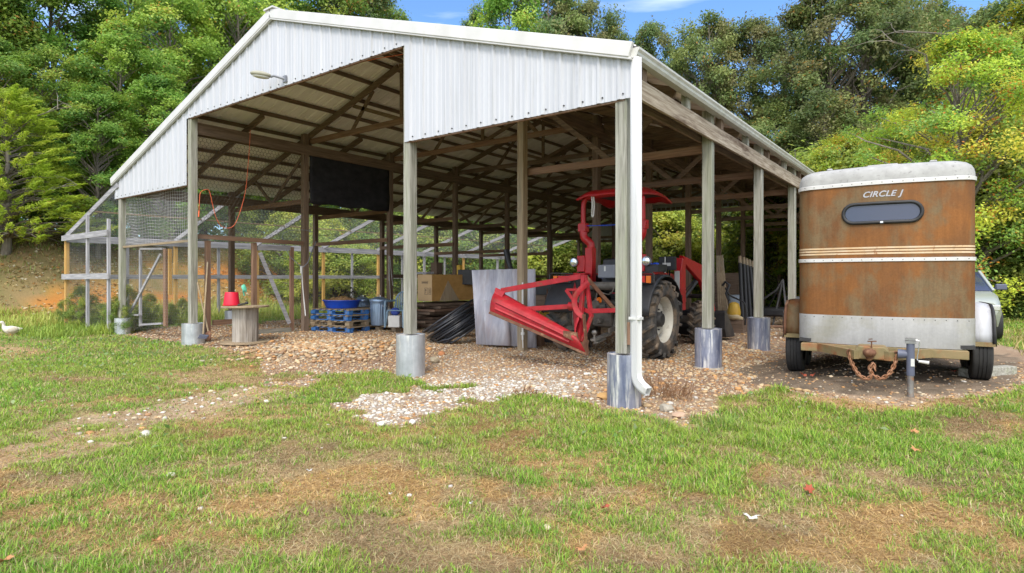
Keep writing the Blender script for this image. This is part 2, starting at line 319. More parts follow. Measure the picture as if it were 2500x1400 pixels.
for m_, sc_, a_ in ((MBODY, (45, 45, 45), .14), (MBODY, (13, 13, .8), .16), (MALU, (11, 11, .9), .10), (MALU, (30, 30, 30), .07), (MRED, (9, 9, 9), .18), (MREDB, (12, 12, 12), .22), (MGALV, (7, 7, 7), .12), (MGALV, (2, 2, 3), .12), (MGALVB, (6, 6, 5), .18), (MWHITE, (2.2, 2.2, .12), .05), (MTOP, (5, 5, 5), .12), (MPALB, (3, 3, 3), .25), (MCARDD, (7, 7, 7), .12), (MTRIM, (12, 12, 12), .06), (MBLACK, (6, 6, 6), .3)): overlay(m_, sc_, a_)

MSPILL = M('dusty_concrete_spill', (.26, .22, .17), (.40, .36, .30), (14, 14, 14), .95, 0, .5)
# ---------------------------------------------------------------- ground: layout masks, terrain sheet, stones, grass
def npmesh(name, V, F, mat, col=None, smooth=False, loc=None):
    me = bpy.data.meshes.new(name); V = np.ascontiguousarray(V, np.float32); F = np.ascontiguousarray(F, np.int32); k = F.shape[1]
    me.vertices.add(len(V)); me.vertices.foreach_set('co', V.ravel()); me.loops.add(F.size); me.loops.foreach_set('vertex_index', F.ravel())
    me.polygons.add(len(F)); me.polygons.foreach_set('loop_start', np.arange(0, F.size, k, dtype=np.int32)); me.update(calc_edges=True)
    if col is not None:
        a = me.color_attributes.new('col', 'FLOAT_COLOR', 'POINT'); c = np.ones((len(V), 4), np.float32); c[:, :3] = col; a.data.foreach_set('color', c.ravel())
    me.materials.append(mat)
    if smooth: me.shade_smooth()
    o = bpy.data.objects.new(name, me); C.objects.link(o); return o
def inpoly(px, py, poly):
    r = np.zeros(px.shape, bool); n = len(poly)
    for i in range(n):
        x1, y1 = poly[i]; x2, y2 = poly[(i + 1) % n]
        c = ((y1 > py) != (y2 > py)) & (px < (x2 - x1) * (py - y1) / ((y2 - y1) if y2 != y1 else 1e-9) + x1); r ^= c
    return r
APRON = [(300, 790), (440, 834), (560, 842), (640, 862), (630, 900), (650, 940), (740, 952), (780, 925), (930, 905), (1005, 922), (1005, 948), (900, 962), (770, 985), (880, 1020), (930, 1035), (1010, 1032), (1080, 1003), (1180, 985), (1300, 965), (1420, 985), (1480, 1003), (1600, 1022), (1700, 1054), (1735, 1030), (1752, 990), (1760, 965), (1900, 950), (2100, 985), (2230, 985), (2400, 965), (2530, 945), (2530, 860), (1990, 770), (300, 770)]
STRIP = [(-300, 1090), (0, 1062), (150, 1040), (330, 1000), (470, 965), (620, 945), (720, 958), (640, 985), (500, 1005), (390, 1035), (330, 1080), (150, 1130), (0, 1150), (-300, 1190)]
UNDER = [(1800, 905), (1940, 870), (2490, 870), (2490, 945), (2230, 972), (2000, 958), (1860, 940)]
TAN = [(1000, 1215, 480, 170, .74), (2150, 1295, 420, 105, .66), (250, 1290, 380, 120, .45), (420, 1010, 350, 55, .5), (1500, 1330, 300, 80, .45), (850, 1150, 250, 75, .95), (1150, 1060, 190, 45, .9), (980, 1330, 330, 60, .95), (550, 920, 150, 28, .9), (1250, 1260, 170, 50, .7), (2050, 1170, 200, 32, .8), (2330, 1250, 230, 45, .85), (1850, 1320, 200, 50, .6), (2440, 1040, 90, 40, .8), (700, 1250, 180, 45, .7), (2450, 1350, 130, 60, .7), (60, 1180, 170, 28, .8), (1600, 1370, 120, 30, .6), (560, 1060, 120, 22, .8), (1400, 1000, 150, 18, .4), (2100, 985, 300, 14, .8), (640, 855, 110, 15, 1), (30, 855, 60, 10, .9), (900, 1260, 150, 40, .8), (1150, 1370, 250, 35, .8), (180, 925, 110, 10, .6), (2250, 1190, 200, 30, .6), (700, 1100, 90, 25, .6)]
def proj(x, y, z=0):
    d = np.maximum(-.6 * x + .8 * y, .05); l = .8 * x + .6 * y
    return 1250 + FPX * l / d, HOR - FPX * (z - HC) / d, d
def masks(x, y):
    px, py, d = proj(x, y, gz(x, y)); ok = (-.6 * x + .8 * y) > 1.2
    w = (fbm(x * 2.2, y * 2.2, 21, 3) - .5) + .45 * (fbm(x * 9, y * 9, 22, 3) - .5); w2 = (fbm(x * 2.2, y * 2.2, 33, 3) - .5) + .45 * (fbm(x * 9, y * 9, 34, 3) - .5); k = 420 / d
    qx = px + w * k; qy = py + w2 * k * .45
    infl = (x > -17.8) & (x < -3.0) & (y > 6.3) & (y < 30.5) & ~((x < -13.9) & (y > 9) & (fbm(x, y, 8) > .62))
    isl = (fbm(x * 2.4, y * 2.4, 49, 4) > .60) & (d < 9.5) & (y < 6.4)
    grav = (((~isl) & inpoly(qx, qy, APRON) & ok & (d < 17)) | infl).astype(float)
    strip = (inpoly(qx, qy, STRIP) & ok).astype(float)
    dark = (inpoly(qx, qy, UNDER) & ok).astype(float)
    T = np.zeros_like(px)
    for cx, cy, sx, sy, a in TAN: T = np.maximum(T, a * np.exp(-((qx - cx) / sx) ** 2 - ((qy - cy) / sy) ** 2) * 1.25)
    n1 = fbm(x * 1.3, y * 1.3, 41, 4); n2 = fbm(x * 5, y * 5, 55, 3); T = np.clip(T * (.45 + 1.5 * np.clip((fbm(x * 3.1, y * 3.1, 44, 4) - .33) * 2.6, 0, .75)), 0, 1)
    T = np.clip(T, 0, 1) * ok + np.clip((n1 - .52) * 2.2, 0, .8) * (.75 if True else 1)
    green = np.clip(1.15 - 1.15 * T - np.clip((n2 - .5) * 1.5, 0, .6) * (T > .15), 0.03, 1) * (1 - grav) * (1 - .93 * strip * np.clip((fbm(x * 2.6, y * 2.6, 47, 3) - .22) * 4, 0, 1))
    white = grav * np.clip((fbm(x * 3.3, y * 3.3, 48, 3) - .28) * 4, .35, 1) * np.clip(np.exp(-((qx - 1010) / 260) ** 2 - ((qy - 985) / 48) ** 2) * 1.4 + 1.1 * np.exp(-((qx - 1290) / 170) ** 2 - ((qy - 938) / 32) ** 2), 0, 1) * ok
    bank = sst(24.6, 27, -x); orange = bank * sst(30.2, 28.6, -x) * sst(24.8, 25.8, -x) * np.clip((fbm(x * .5, y * .33, 61) - .41) * 7, 0, 1)
    litter = bank * (1 - orange) + sst(37, 42, y) * (1 - bank)
    return green, grav, strip, dark, T, white, orange, litter
def axis(parts): return np.unique(np.round(np.concatenate([np.arange(*p) for p in parts]), 4))
gx = axis([(-140, -40, 4), (-40, -24, .6), (-24, -12, .25), (-12, 9, .07), (9, 16, .3), (16, 40, 1), (40, 141, 6)])
gy = axis([(-60, -8, 4), (-8, 0, .4), (0, 13, .07), (13, 32, .25), (32, 60, 1), (60, 201, 6)])
XX, YY = np.meshgrid(gx, gy); ZZ = gz(XX, YY)
fx = np.arange((len(gy) - 1) * len(gx)).reshape(len(gy) - 1, len(gx))[:, :-1].ravel(); nX = len(gx)
GF = np.stack([fx, fx + 1, fx + nX + 1, fx + nX], 1)
mgr = masks(XX.ravel(), YY.ravel())
def lerp(a, b, t): return a + (b - a) * t[:, None]
def col(*c): return np.array(c, float)[None, :]
xr, yr = XX.ravel(), YY.ravel(); nA = fbm(xr * 3, yr * 3, 71, 5); nB = fbm(xr * 11, yr * 11, 72, 3); nC = fbm(xr * .6, yr * .6, 73, 3)
green, grav, strip, dark, T, white, orange, litter = mgr
thatch = lerp(col(.37, .235, .115), col(.48, .335, .175), np.clip(nA * 1.6 - .3, 0, 1)); nD = fbm(xr * 2.2, yr * 2.2, 95, 3); thatch = lerp(thatch, col(.22, .125, .075), np.clip((nD - .48) * 4, 0, .42)); thatch = lerp(thatch, col(.50, .36, .21), np.clip((fbm(xr * 1.6, yr * 1.6, 97, 3) - .56) * 6, 0, .7))
gcol = lerp(col(.17, .20, .055), col(.24, .255, .085), nA); base = lerp(thatch, gcol, np.clip(green * 1.1 - .15, 0, 1))  # ground green lightened in the colour to soften the shade between blades
gvc = lerp(col(.30, .205, .135), col(.40, .30, .21), np.clip(nB * 1.8 - .4, 0, 1)); gvc = lerp(gvc, col(.24, .15, .10), np.clip((nC - .45) * 3, 0, .8)); gvc = lerp(gvc, col(.46, .40, .33), white * .6)
base = lerp(base, gvc, grav); base = lerp(base, lerp(col(.36, .25, .155), col(.48, .37, .25), nB), strip * np.clip(.35 + nA, 0, 1))
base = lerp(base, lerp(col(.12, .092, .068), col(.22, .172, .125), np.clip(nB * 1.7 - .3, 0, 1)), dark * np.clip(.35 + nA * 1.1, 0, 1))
base = lerp(base, lerp(col(.16, .15, .06), col(.30, .20, .10), nA), litter); base = lerp(base, lerp(col(.40, .14, .03), col(.48, .22, .06), nA), orange)
far = np.clip((np.hypot(xr, yr) - 18) / 10, 0, 1) * (1 - litter) * (1 - grav) * (1 - orange); base = lerp(base, lerp(col(.15, .17, .05), col(.26, .23, .09), nC), far * .7)
mg, ng, pg, Ng, Lg = nodemat('ground_soil'); pg.inputs['Roughness'].default_value = .95; pg.inputs['Specular IOR Level'].default_value = .1
at = Ng('ShaderNodeAttribute'); at.attribute_name = 'col'; tcg = Ng('ShaderNodeTexCoord'); z1 = Ng('ShaderNodeTexNoise'); z1.inputs['Scale'].default_value = 55; z1.inputs['Detail'].default_value = 6; z1.inputs['Roughness'].default_value = .7
Lg(tcg.outputs['Object'], z1.inputs['Vector']); qg = Ng('ShaderNodeMapRange'); qg.inputs['From Min'].default_value = .3; qg.inputs['From Max'].default_value = .7; qg.inputs['To Min'].default_value = .6; qg.inputs['To Max'].default_value = 1.35
Lg(z1.outputs['Fac'], qg.inputs['Value']); hg = Ng('ShaderNodeHueSaturation'); Lg(at.outputs['Color'], hg.inputs['Color']); Lg(qg.outputs['Result'], hg.inputs['Value']); Lg(hg.outputs['Color'], pg.inputs['Base Color'])
bg2 = Ng('ShaderNodeBump'); bg2.inputs['Strength'].default_value = .8; bg2.inputs['Distance'].default_value = .02; Lg(z1.outputs['Fac'], bg2.inputs['Height']); Lg(bg2.outputs['Normal'], pg.inputs['Normal'])
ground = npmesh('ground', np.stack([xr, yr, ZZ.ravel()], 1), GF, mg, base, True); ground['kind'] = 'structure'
# stones ------------------------------------------------------
rng = np.random.default_rng(7)
def stone_proto(sub, seed):
    bm = bmesh.new(); bmesh.ops.create_icosphere(bm, subdivisions=sub, radius=1); r = random.Random(seed)
    ax = [Vector((r.gauss(0, 1), r.gauss(0, 1), r.gauss(0, 1))).normalized() for _ in range(7)]; cut = [r.uniform(.55, .9) for _ in ax]
    V = []
    for v in bm.verts:
        p = v.co.copy()
        for a, c in zip(ax, cut):
            d = p.dot(a)
            if d > c: p -= a * (d - c) * .85
        V.append(p * r.uniform(.94, 1.06))
    F = [[v.index for v in f.verts] for f in bm.faces]; bm.free(); return np.array(V), np.array(F)
PR = {s: [stone_proto(s, 100 * s + i) for i in range(6)] for s in (1, 2)}
def scatter(X, Y, S, sub, cols, sink=.34, flat=.55):
    VV, FF, CC = [], [], []; off = 0; Z = gz(X, Y); which = rng.integers(0, 6, len(X))
    for w in range(6):
        pv, pf = PR[sub][w]; idx = np.nonzero(which == w)[0]; n = len(idx)
        if not n: continue
        q = rng.normal(size=(n, 4)); q /= np.linalg.norm(q, axis=1)[:, None]; a, b, c, d = q.T
        R = np.stack([np.stack([1 - 2 * (c * c + d * d), 2 * (b * c - a * d), 2 * (b * d + a * c)], 1), np.stack([2 * (b * c + a * d), 1 - 2 * (b * b + d * d), 2 * (c * d - a * b)], 1), np.stack([2 * (b * d - a * c), 2 * (c * d + a * b), 1 - 2 * (b * b + c * c)], 1)], 1)
        st = rng.uniform(.7, 1.25, (n, 1, 3)); P = np.einsum('nij,nvj->nvi', R, pv[None] * st) * S[idx][:, None, None]; P[:, :, 2] *= flat
        P += np.stack([X[idx], Y[idx], Z[idx] + S[idx] * flat * (1 - 2 * sink)], 1)[:, None, :]
        VV.append(P.reshape(-1, 3)); FF.append((pf[None] + (np.arange(n) * len(pv))[:, None, None]).reshape(-1, 3) + off); CC.append(np.repeat(cols[idx], len(pv), 0)); off += n * len(pv)
    return np.concatenate(VV), np.concatenate(FF), np.concatenate(CC)
PALS = np.array([(.50, .38, .26), (.42, .29, .19), (.34, .21, .13), (.56, .47, .36), (.30, .20, .14), (.46, .33, .20), (.38, .34, .29), (.50, .28, .13)]) * np.array([.99, .96, .86])
PALW = np.array([(.60, .56, .50), (.55, .50, .43), (.48, .45, .41), (.64, .60, .54), (.45, .37, .27)])
def pick(x0, x1, y0, y1, n, key, smin, smax, thr=None):
    X = rng.uniform(x0, x1, n); Y = rng.uniform(y0, y1, n); m = masks(X, Y); p = key(m); k = rng.uniform(0, 1, n) < p; X, Y = X[k], Y[k]; wh = m[5][k]
    S = smin + (smax - smin) * rng.uniform(0, 1, len(X)) ** 2.5
    cw = PALW[rng.integers(0, len(PALW), len(X))]; ct = PALS[rng.integers(0, len(PALS), len(X))]; c = np.where((rng.uniform(0, 1, len(X)) < np.clip(wh * .85 + .06, 0, .8))[:, None], cw, ct)
    return X, Y, S, c * rng.uniform(.85, 1.15, (len(X), 1))
parts = []
A = pick(-11, 1.5, 3.4, 12, 70000, lambda m: np.maximum(m[1] * (1 - .86 * m[3]) * .8, 0), .009, .030); parts.append(scatter(*A[:3], 1, A[3]))
A = pick(-8, -1.5, 3.2, 8, 6400, lambda m: m[5] * .85, .012, .036); parts.append(scatter(*A[:3], 2, A[3], .3))
A = pick(-4.5, -1, 6, 13.5, 3200, lambda m: m[1] * (1 - m[3]) * .6, .02, .055); parts.append(scatter(*A[:3], 1, A[3], .32))
A = pick(-18, -3, 12, 24, 17000, lambda m: m[1] * .8, .014, .045); parts.append(scatter(*A[:3], 1, A[3]))
A = pick(-18.3, -11, 6, 12.5, 14000, lambda m: m[1] * .8, .012, .04); parts.append(scatter(*A[:3], 1, A[3]))
A = pick(-12, -2, 2, 12, 12000, lambda m: m[2] * .6, .010, .045); A[3][:] = np.where(rng.uniform(0, 1, (len(A[0]), 1)) < .4, PALW[rng.integers(0, 5, len(A[0]))], A[3]); parts.append(scatter(*A[:3], 1, A[3]))
A = pick(-12, 6, 1.5, 8, 1500, lambda m: (1 - m[1]) * .25 * (.3 + m[4]), .008, .03); A[3][:] = PALW[rng.integers(0, 5, len(A[0]))]; parts.append(scatter(*A[:3], 1, A[3], .32))
n = 1300; X = MND.x + rng.normal(0, .75, n); Y = MND.y + rng.normal(0, .6, n); parts.append(scatter(X, Y, rng.uniform(.025, .062, n), 1, PALS[rng.integers(0, 8, n)] * rng.uniform(.85, 1.2, (n, 1)), .1))
V = []; F = []; K = []; o_ = 0
for v, f, c in parts: V.append(v); F.append(f + o_); K.append(c); o_ += len(v)
gv = npmesh('gravel', np.concatenate(V), np.concatenate(F), MSTONE, np.concatenate(K), True); gv['kind'] = 'stuff'; gv['label'] = 'loose tan and white gravel stones on the barn floor and apron'
# grass -------------------------------------------------------
def blades(X, Y, H, W, lean, az, colr, curl=.5):
    n = len(X); Z = gz(X, Y) - .004; dx, dy = np.cos(az), np.sin(az); sx, sy = -dy, dx
    def pt(t, side, w):
        r = H * (lean * t + curl * lean * t * t); h = H * t * np.sqrt(np.clip(1 - (lean * t) ** 2 * .55, .05, 1))
        return np.stack([X + dx * r + sx * side * w, Y + dy * r + sy * side * w, Z + h], 1)
    P = np.stack([pt(0, -1, W * .8), pt(0, 1, W * .8), pt(.5, 1, W), pt(.5, -1, W), pt(1, 0, W)], 1).reshape(-1, 3)
    i = np.arange(n)[:, None] * 5; F = np.concatenate([i + np.array([[0, 1, 2]]), i + np.array([[0, 2, 3]]), i + np.array([[3, 2, 4]])])
    cc = np.repeat(colr, 5, 0).reshape(n, 5, 3).copy(); cc[:, 4] *= 1.15; return P, F, cc.reshape(-1, 3)
GP = np.array([(.16, .24, .040), (.20, .28, .05), (.12, .20, .035), (.26, .31, .06), (.22, .24, .06), (.10, .17, .05), (.30, .33, .08)]) * np.array([1.27, 1.46, .94])
SP = np.array([(.52, .40, .22), (.43, .31, .16), (.34, .23, .12), (.58, .47, .28), (.28, .18, .10)]) * 1.05
def wedge(d0, d1, n, m=1.0):
    d = np.sqrt(rng.uniform(d0 * d0, d1 * d1, n)); l = rng.uniform(-1, 1, n) * (m * d + 1.7); return -.6 * d + .8 * l, .8 * d + .6 * l
parts = []
for d0, d1, n, hs, ws in ((.6, 3.6, 270000, 1.0, .0019), (3.6, 6.2, 330000, 1.0, .0025), (6.2, 10.5, 290000, 1.1, .0038), (10.5, 20, 180000, 1.3, .0065)):
    X, Y = wedge(d0, d1, n); g, gr, stp, dk, T, wh, orr, lit = masks(X, Y)
    u = rng.uniform(0, 1, n); cl = .6 * fbm(X * 4.5, Y * 4.5, 91, 3) + .4 * fbm(X * 13, Y * 13, 93, 2); big = fbm(X * .8, Y * .8, 92, 3)
    tuft = np.clip((fbm(X * 7, Y * 7, 94, 3) - .50) * 7, 0, 1); pg_ = np.clip(g * (.30 + 1.4 * np.clip((cl - .32) * 2.4, 0, 1)) + .34 * tuft * (1 - gr) * (g < .75), 0, 1); isg = u < pg_ * .85
    pth = (1 - gr) * (1 - .7 * stp) * (1 - dk) * .75; iss = (~isg) & (rng.uniform(0, 1, n) < pth)
    k = np.nonzero(isg)[0]; h = hs * (.018 + .036 * rng.uniform(0, 1, len(k)) ** 1.3) * (.6 + .9 * np.clip((cl[k] - .3) * 2, 0, 1)) * (.75 + .5 * g[k])
    px_, py_, _ = proj(X[k], Y[k]); lush = np.exp(-((px_ - 1800) / 500) ** 2 - ((py_ - 1050) / 110) ** 2); h *= 1 + .4 * lush
    ci = (rng.uniform(0, 1, len(k)) * .45 + big[k] * .9 + .25 * (lush - .3)) * len(GP) * .72; c = GP[np.clip(ci.astype(int), 0, len(GP) - 1)] * rng.uniform(.8, 1.25, (len(k), 1))
    mixs = (rng.uniform(0, 1, len(k)) < .16 + .30 * np.clip(T[k], 0, 1))[:, None]; c = np.where(mixs, SP[rng.integers(0, 5, len(k))] * .9, c)
    parts.append(blades(X[k], Y[k], h, ws * rng.uniform(.7, 1.4, len(k)), rng.uniform(.15, 1.0, len(k)), rng.uniform(0, 6.28, len(k)), c))
    k = np.nonzero(iss)[0]; c = SP[rng.integers(0, 5, len(k))] * rng.uniform(.75, 1.25, (len(k), 1)) * (1 - .25 * np.clip((fbm(X[k] * 2.2, Y[k] * 2.2, 95, 3) - .46) * 5, 0, 1))[:, None] * np.where((fbm(X[k] * 1.1, Y[k] * 1.1, 96, 3) > .55)[:, None], np.array([[1.12, .98, .78]]), np.array([[1, 1, 1]]))
    parts.append(blades(X[k], Y[k], hs * rng.uniform(.012, .045, len(k)), ws * rng.uniform(.5, 1, len(k)), rng.uniform(.9, 1.9, len(k)), rng.uniform(0, 6.28, len(k)), c, .8))
# rough long grass: by the run, on the bank foot, behind the trailer
def patch(x0, x1, y0, y1, n, hmin, hmax, w, pal, fn=None, seed=1):
    X = rng.uniform(x0, x1, n); Y = rng.uniform(y0, y1, n); q = fbm(X * .9, Y * .9, seed, 3); k = rng.uniform(0, 1, n) < np.clip((q - .3) * 2.6, .05, 1)
    if fn is not None: k &= fn(X, Y)
    X, Y, q = X[k], Y[k], q[k]; m = len(X); pal = np.array(pal)
    return blades(X, Y, (hmin + (hmax - hmin) * rng.uniform(0, 1, m) ** 1.5) * (.5 + q), w * rng.uniform(.6, 1.4, m), rng.uniform(.1, .7, m), rng.uniform(0, 6.28, m), pal[np.clip((q * 1.6 - .3 + rng.normal(0, .12, m)) * len(pal), 0, len(pal) - 1).astype(int)] * rng.uniform(.8, 1.25, (m, 1)))
WP = [(.20, .30, .05), (.27, .36, .06), (.34, .40, .07), (.40, .42, .09), (.44, .40, .12)]
parts.append(patch(-26.3, -21.4, -8, 34, 60000, .10, .42, .011, WP, None, 4))
parts.append(patch(-21.2, -17.8, 6.6, 30, 22000, .1, .42, .010, WP, None, 6))
parts.append(patch(-22, -17.6, 4.6, 6.3, 7000, .1, .4, .008, WP[:4], None, 7))
parts.append(patch(0.8, 26, 13, 32, 45000, .06, .2, .010, [(.22, .24, .06), (.30, .28, .08), (.38, .32, .11), (.42, .34, .14)], None, 8))
parts.append(patch(-34, -28.5, -8, 40, 9000, .05, .22, .010, [(.35, .25, .12), (.30, .30, .10), (.25, .30, .08), (.22, .30, .07)], None, 9))
parts.append(patch(-33, -26, -8, 38, 26000, .04, .16, .012, [(.22, .24, .07), (.28, .28, .09), (.34, .28, .13), (.20, .25, .06)], lambda X, Y: (masks(X, Y)[6] < .5) | (rng.uniform(0, 1, len(X)) < .18), 19))
parts.append(patch(-24, 2, 31, 42, 24000, .1, .5, .012, WP[:4], None, 10))
V = []; F = []; K = []; o_ = 0
for v, f, c in parts: V.append(v); F.append(f + o_); K.append(c); o_ += len(v)
gs = npmesh('grass', np.concatenate(V), np.concatenate(F), MGRASS, np.concatenate(K)); gs['kind'] = 'stuff'; gs['label'] = 'patchy green grass with dry straw coloured thatch'
del V, F, K, parts
# ---------------------------------------------------------------- the barn
YF = 6.30; XL, XR, XC = -17.87, -3.02, -10.35; CA, CB, CC_, CD = -17.62, -13.86, -6.75, -3.15; NB = 9; BAY = 2.945
YK = [YF + .09 + BAY * k for k in range(NB)]; YB = YK[-1] + .12
SL = .322
def zr(x): return 6.55 - SL * abs(x - XC)
H1 = 3.57; H2 = 5.05
barn = thing('barn', 'open sided pole barn with white ribbed metal gable on timber posts', 'barn', (XC, YF, 0))
def ribs(u0, u1, pitch=.268):
    out = [(u0, 0)]; u = u0 + pitch * .5
    while u < u1 + .001:
        for a, b in ((-.034, 0), (-.014, .022), (.014, .022), (.034, 0)):
            if u0 < u + a < u1: out.append((u + a, b))
        for mct in (pitch / 3, 2 * pitch / 3):
            for a, b in ((-.02, 0), (-.008, .006), (.008, .006), (.02, 0)):
                if u0 < u + mct + a < u1: out.append((u + mct + a, b))
        u += pitch
    return out + [(u1, 0)]
def gable(x0, x1, zb, y, name, lab=None):
    m = MB(); P = [q for q in ribs(x0, x1)]
    if x0 < XC < x1: P.append((XC, 0)); P.sort()
    top = [(x, y - o, zr(x) - .05) for x, o in P]; bot = [(x, y - o, zb) for x, o in P]
    m.sheet([bot, top])
    nf = len(m.f); x = x0 + .268 * .5                                # fixing screws along the lower edge, part of the sheet
    while x < x1 - .03: m.cyl((x + .05, y - .012, zb + .06), (x + .05, y + .002, zb + .06), .009, seg=6); x += .268
    o = m.build(name, MWHITE, barn, solid=.004); o.data.materials.append(MDARK)
    for p in o.data.polygons[nf:]: p.material_index = 1
    if lab: o['label'] = lab
    return o
gable(XL, CB + .02, H1, YF, 'gable_panel'); gable(CB + .02, CC_ - .03, H2, YF, 'gable_panel'); gable(CC_ - .03, XR, H1, YF, 'gable_panel')
gable(XL, CB, H1, YB + .02, 'gable_panel'); gable(CB, CC_, H2 - .05, YB + .02, 'gable_panel'); gable(CC_, XR, H1, YB + .02, 'gable_panel')
for s, xe in ((-1, XL - .03), (1, XR + .04)):                       # roof sheets, ribs run down the slope
    m = MB(); P = ribs(YF - .06, YB + .1)
    m.sheet([[(XC, y, zr(XC) + o - .012) for y, o in P], [(xe, y, zr(xe) + o - .012) for y, o in P]])
    m.build('roof', MROOF, barn)
    t = MB(); a = Vector((XC, YF - .065, zr(XC) - .085)); b = Vector((xe, YF - .065, zr(xe) - .085)); nrm = Vector((-s * SL, 0, -1)).normalized()
    mid = a.lerp(b, .47)
    t.beam(a, mid, .05, .165, (0, 0, 1)); t.beam(a.lerp(b, .468), b, .056, .169, (0, 0, 1)); o = t.build('rake_trim', MTRIM, barn, bev=.006)
    t = MB(); t.beam(a + Vector((0, .012, -.098)), b + Vector((0, .012, -.098)), .055, .024); t.build('trim_lip', MTRIM, o)
m = MB(); m.beam((XC, YF - .12, zr(XC) - .005), (XC, YB + .12, zr(XC) - .005), .30, .03); m.build('ridge_cap', MTRIM, barn)
# nailers behind the lower panel edges
for x0, x1, z in ((XL + .1, CB, H1), (CB + .1, CC_ - .1, H2), (CC_ + .02, XR - .08, H1)):
    m = MB(); m.beam((x0, YF + .03, z + .075 - .018), (x1, YF + .03, z + .075 - .018), .04, .15); m.build('nailer', WR['x'], barn)
# posts and steel sleeves
PIER = {(0, 0): (.19, .42, 0), (1, 0): (.235, .47, 0), (2, 0): (.222, .63, 0), (3, 0): (.20, .61, 1), (3, 1): (.205, .62, 1), (3, 2): (.21, .62, 1), (3, 3): (.2, .62, 1), (3, 4): (.2, .6, 1), (0, 1): (.2, .42, 0), (3, 5): (.2, .6, 1)}
for ci, X in enumerate((CA, CB, CC_, CD)):
    for k in range(NB):
        x = X + (.12 if (ci == 1 and k == 0) else 0); y = YK[k]; g = gz1(x, y); w = .15 if ci != 0 else .14
        top = zr(x) - .12 if k else zr(x) - .3
        outer = k == 0 or ci == 3 or (ci == 2 and k == 1)
        if (ci, k) in PIER: zb = g + PIER[(ci, k)][1] + .004
        else: zb = g - .15
        m = MB(); m.box((x, y, (zb + top) / 2), (w, w, top - zb), rotm(0, 0, radians(((ci * 7 + k * 3) % 5 - 2) * .8)))
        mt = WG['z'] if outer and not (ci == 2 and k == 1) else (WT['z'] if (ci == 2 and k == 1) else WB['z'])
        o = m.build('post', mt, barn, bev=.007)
        if (ci, k) in PIER:
            r, h, bl = PIER[(ci, k)]; e = MB(); e.lathe([(r, -.2), (r, h), (r - .012, h), (r - .014, h - .02)], (x, y + .01, g), seg=36, caps=False)
            p = e.build('steel_sleeve', MGALVB if bl else MGALV, o, 40)
            e = MB(); e.lathe([(.001, h - .016), (r - .012, h - .016)], (x, y + .01, g), seg=36, caps=False); e.build('concrete_fill', MCONC, o)
            if ci == 3 and k == 1: e = MB(); e.lathe([(r * .9, .035), (r + .012, .022), (r + .032, .008), (r + .05, -.04)], (x, y + .01, g), seg=17, caps=False); e.build('concrete_spill', MSPILL, o, 50)
# headers along the column lines
for X, z0, z1, mt in ((CB, 4.74, 5.0, WB['y']), (CC_, 4.74, 5.0, WB['y']), (CA, 3.66, 3.92, WB['y'])):
    for sx in (-1, 1):
        m = MB(); m.beam((X + sx * .1, YF + .08, (z0 + z1) / 2), (X + sx * .1, YB, (z0 + z1) / 2), .045, z1 - z0); m.build('header_beam', mt, barn)
m = MB(); m.beam((CD + .098, YF + .16, 3.745), (CD + .098, YB, 3.745), .045, .245); m.build('eave_beam', WBEAM, barn, bev=.005)
m = MB(); m.beam((CD - .1, YF + .08, 3.74), (CD - .1, YB, 3.74), .04, .24); m.build('header_beam', WB['y'], barn)
m = MB(); m.beam((XR - .03, YF + .1, zr(XR) - .10), (XR - .03, YB, zr(XR) - .10), .03, .12); m.build('fascia_board', MTRIM, barn)
for k in range(2 * NB - 2):                                           # blocks between the eave beam and the roof
    y = YF + .35 + BAY * .5 * k
    m = MB(); m.bx(CD + .03, CD + .12, y, y + .12, 3.87, zr(CD + .1) - .03); m.build('eave_block', WG['z'] if k % 2 else WB['z'], barn)
# purlins, rafters, trusses, aisle ties
for s in (-1, 1):
    for i in range(11):
        d = .25 + i * .715; x = XC + s * d
        if abs(x - XC) > 7.0: break
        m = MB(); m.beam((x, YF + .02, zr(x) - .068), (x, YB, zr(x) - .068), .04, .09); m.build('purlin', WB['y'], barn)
for k in range(NB):
    for half in (0, 1):
        if k == NB - 1 and half: continue
        y = YK[k] + half * BAY / 2 + (.1 if not half else 0)
        for s in (-1, 1):
            xe = CA + .0 if s < 0 else CD + .05; m = MB(); dz = -.115 - .075
            if half: m.beam((XC + s * 3.0, y, zr(XC + 3) + dz), (xe, y, zr(xe) + dz), .042, .15)
            else: m.beam((XC + s * .02, y, zr(XC) + dz), (xe, y, zr(xe) + dz), .042, .15)
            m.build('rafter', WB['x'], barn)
    if k:
        y = YK[k] + .15
        m = MB(); m.beam((CB - .05, y, 5.12), (CC_ + .05, y, 5.12), .04, .14); t = m.build('truss', WR['x'] if k < 3 else WB['x'], barn)
        z0 = 5.17
        for a, b in (((XC, z0), (XC - 1.75, zr(XC - 1.75) - .2)), ((XC, z0), (XC + 1.75, zr(XC + 1.75) - .2)), ((XC - 1.8, z0), (XC - 1.0, zr(XC - 1) - .2)), ((XC + 1.8, z0), (XC + 1.0, zr(XC + 1) - .2)), ((XC, z0), (XC, zr(XC) - .2))):
            w = MB(); w.beam((a[0], y + .042, a[1]), (b[0], y + .042, b[1]), .036, .095); w.build('web', WB['x'], t)
        for xa, xb in ((CA, CB), (CC_, CD)):
            m = MB(); m.beam((xa, y - .02, 3.55), (xb, y - .02, 3.55), .04, .13); t = m.build('aisle_tie', WR['x'] if k < 4 else WB['x'], barn)
            xm = (xa + xb) / 2; inner = CB if xa == CA else CC_
            w = MB(); w.beam((xm, y + .022, 3.58), (inner, y + .022, zr(inner) - .35), .036, .09); w.beam((xm, y + .06, 3.58), (xm + (.9 if xa == CC_ else -.9), y + .06, zr(xm + (.9 if xa == CC_ else -.9)) - .2), .036, .09); w.build('brace', WB['x'], t)
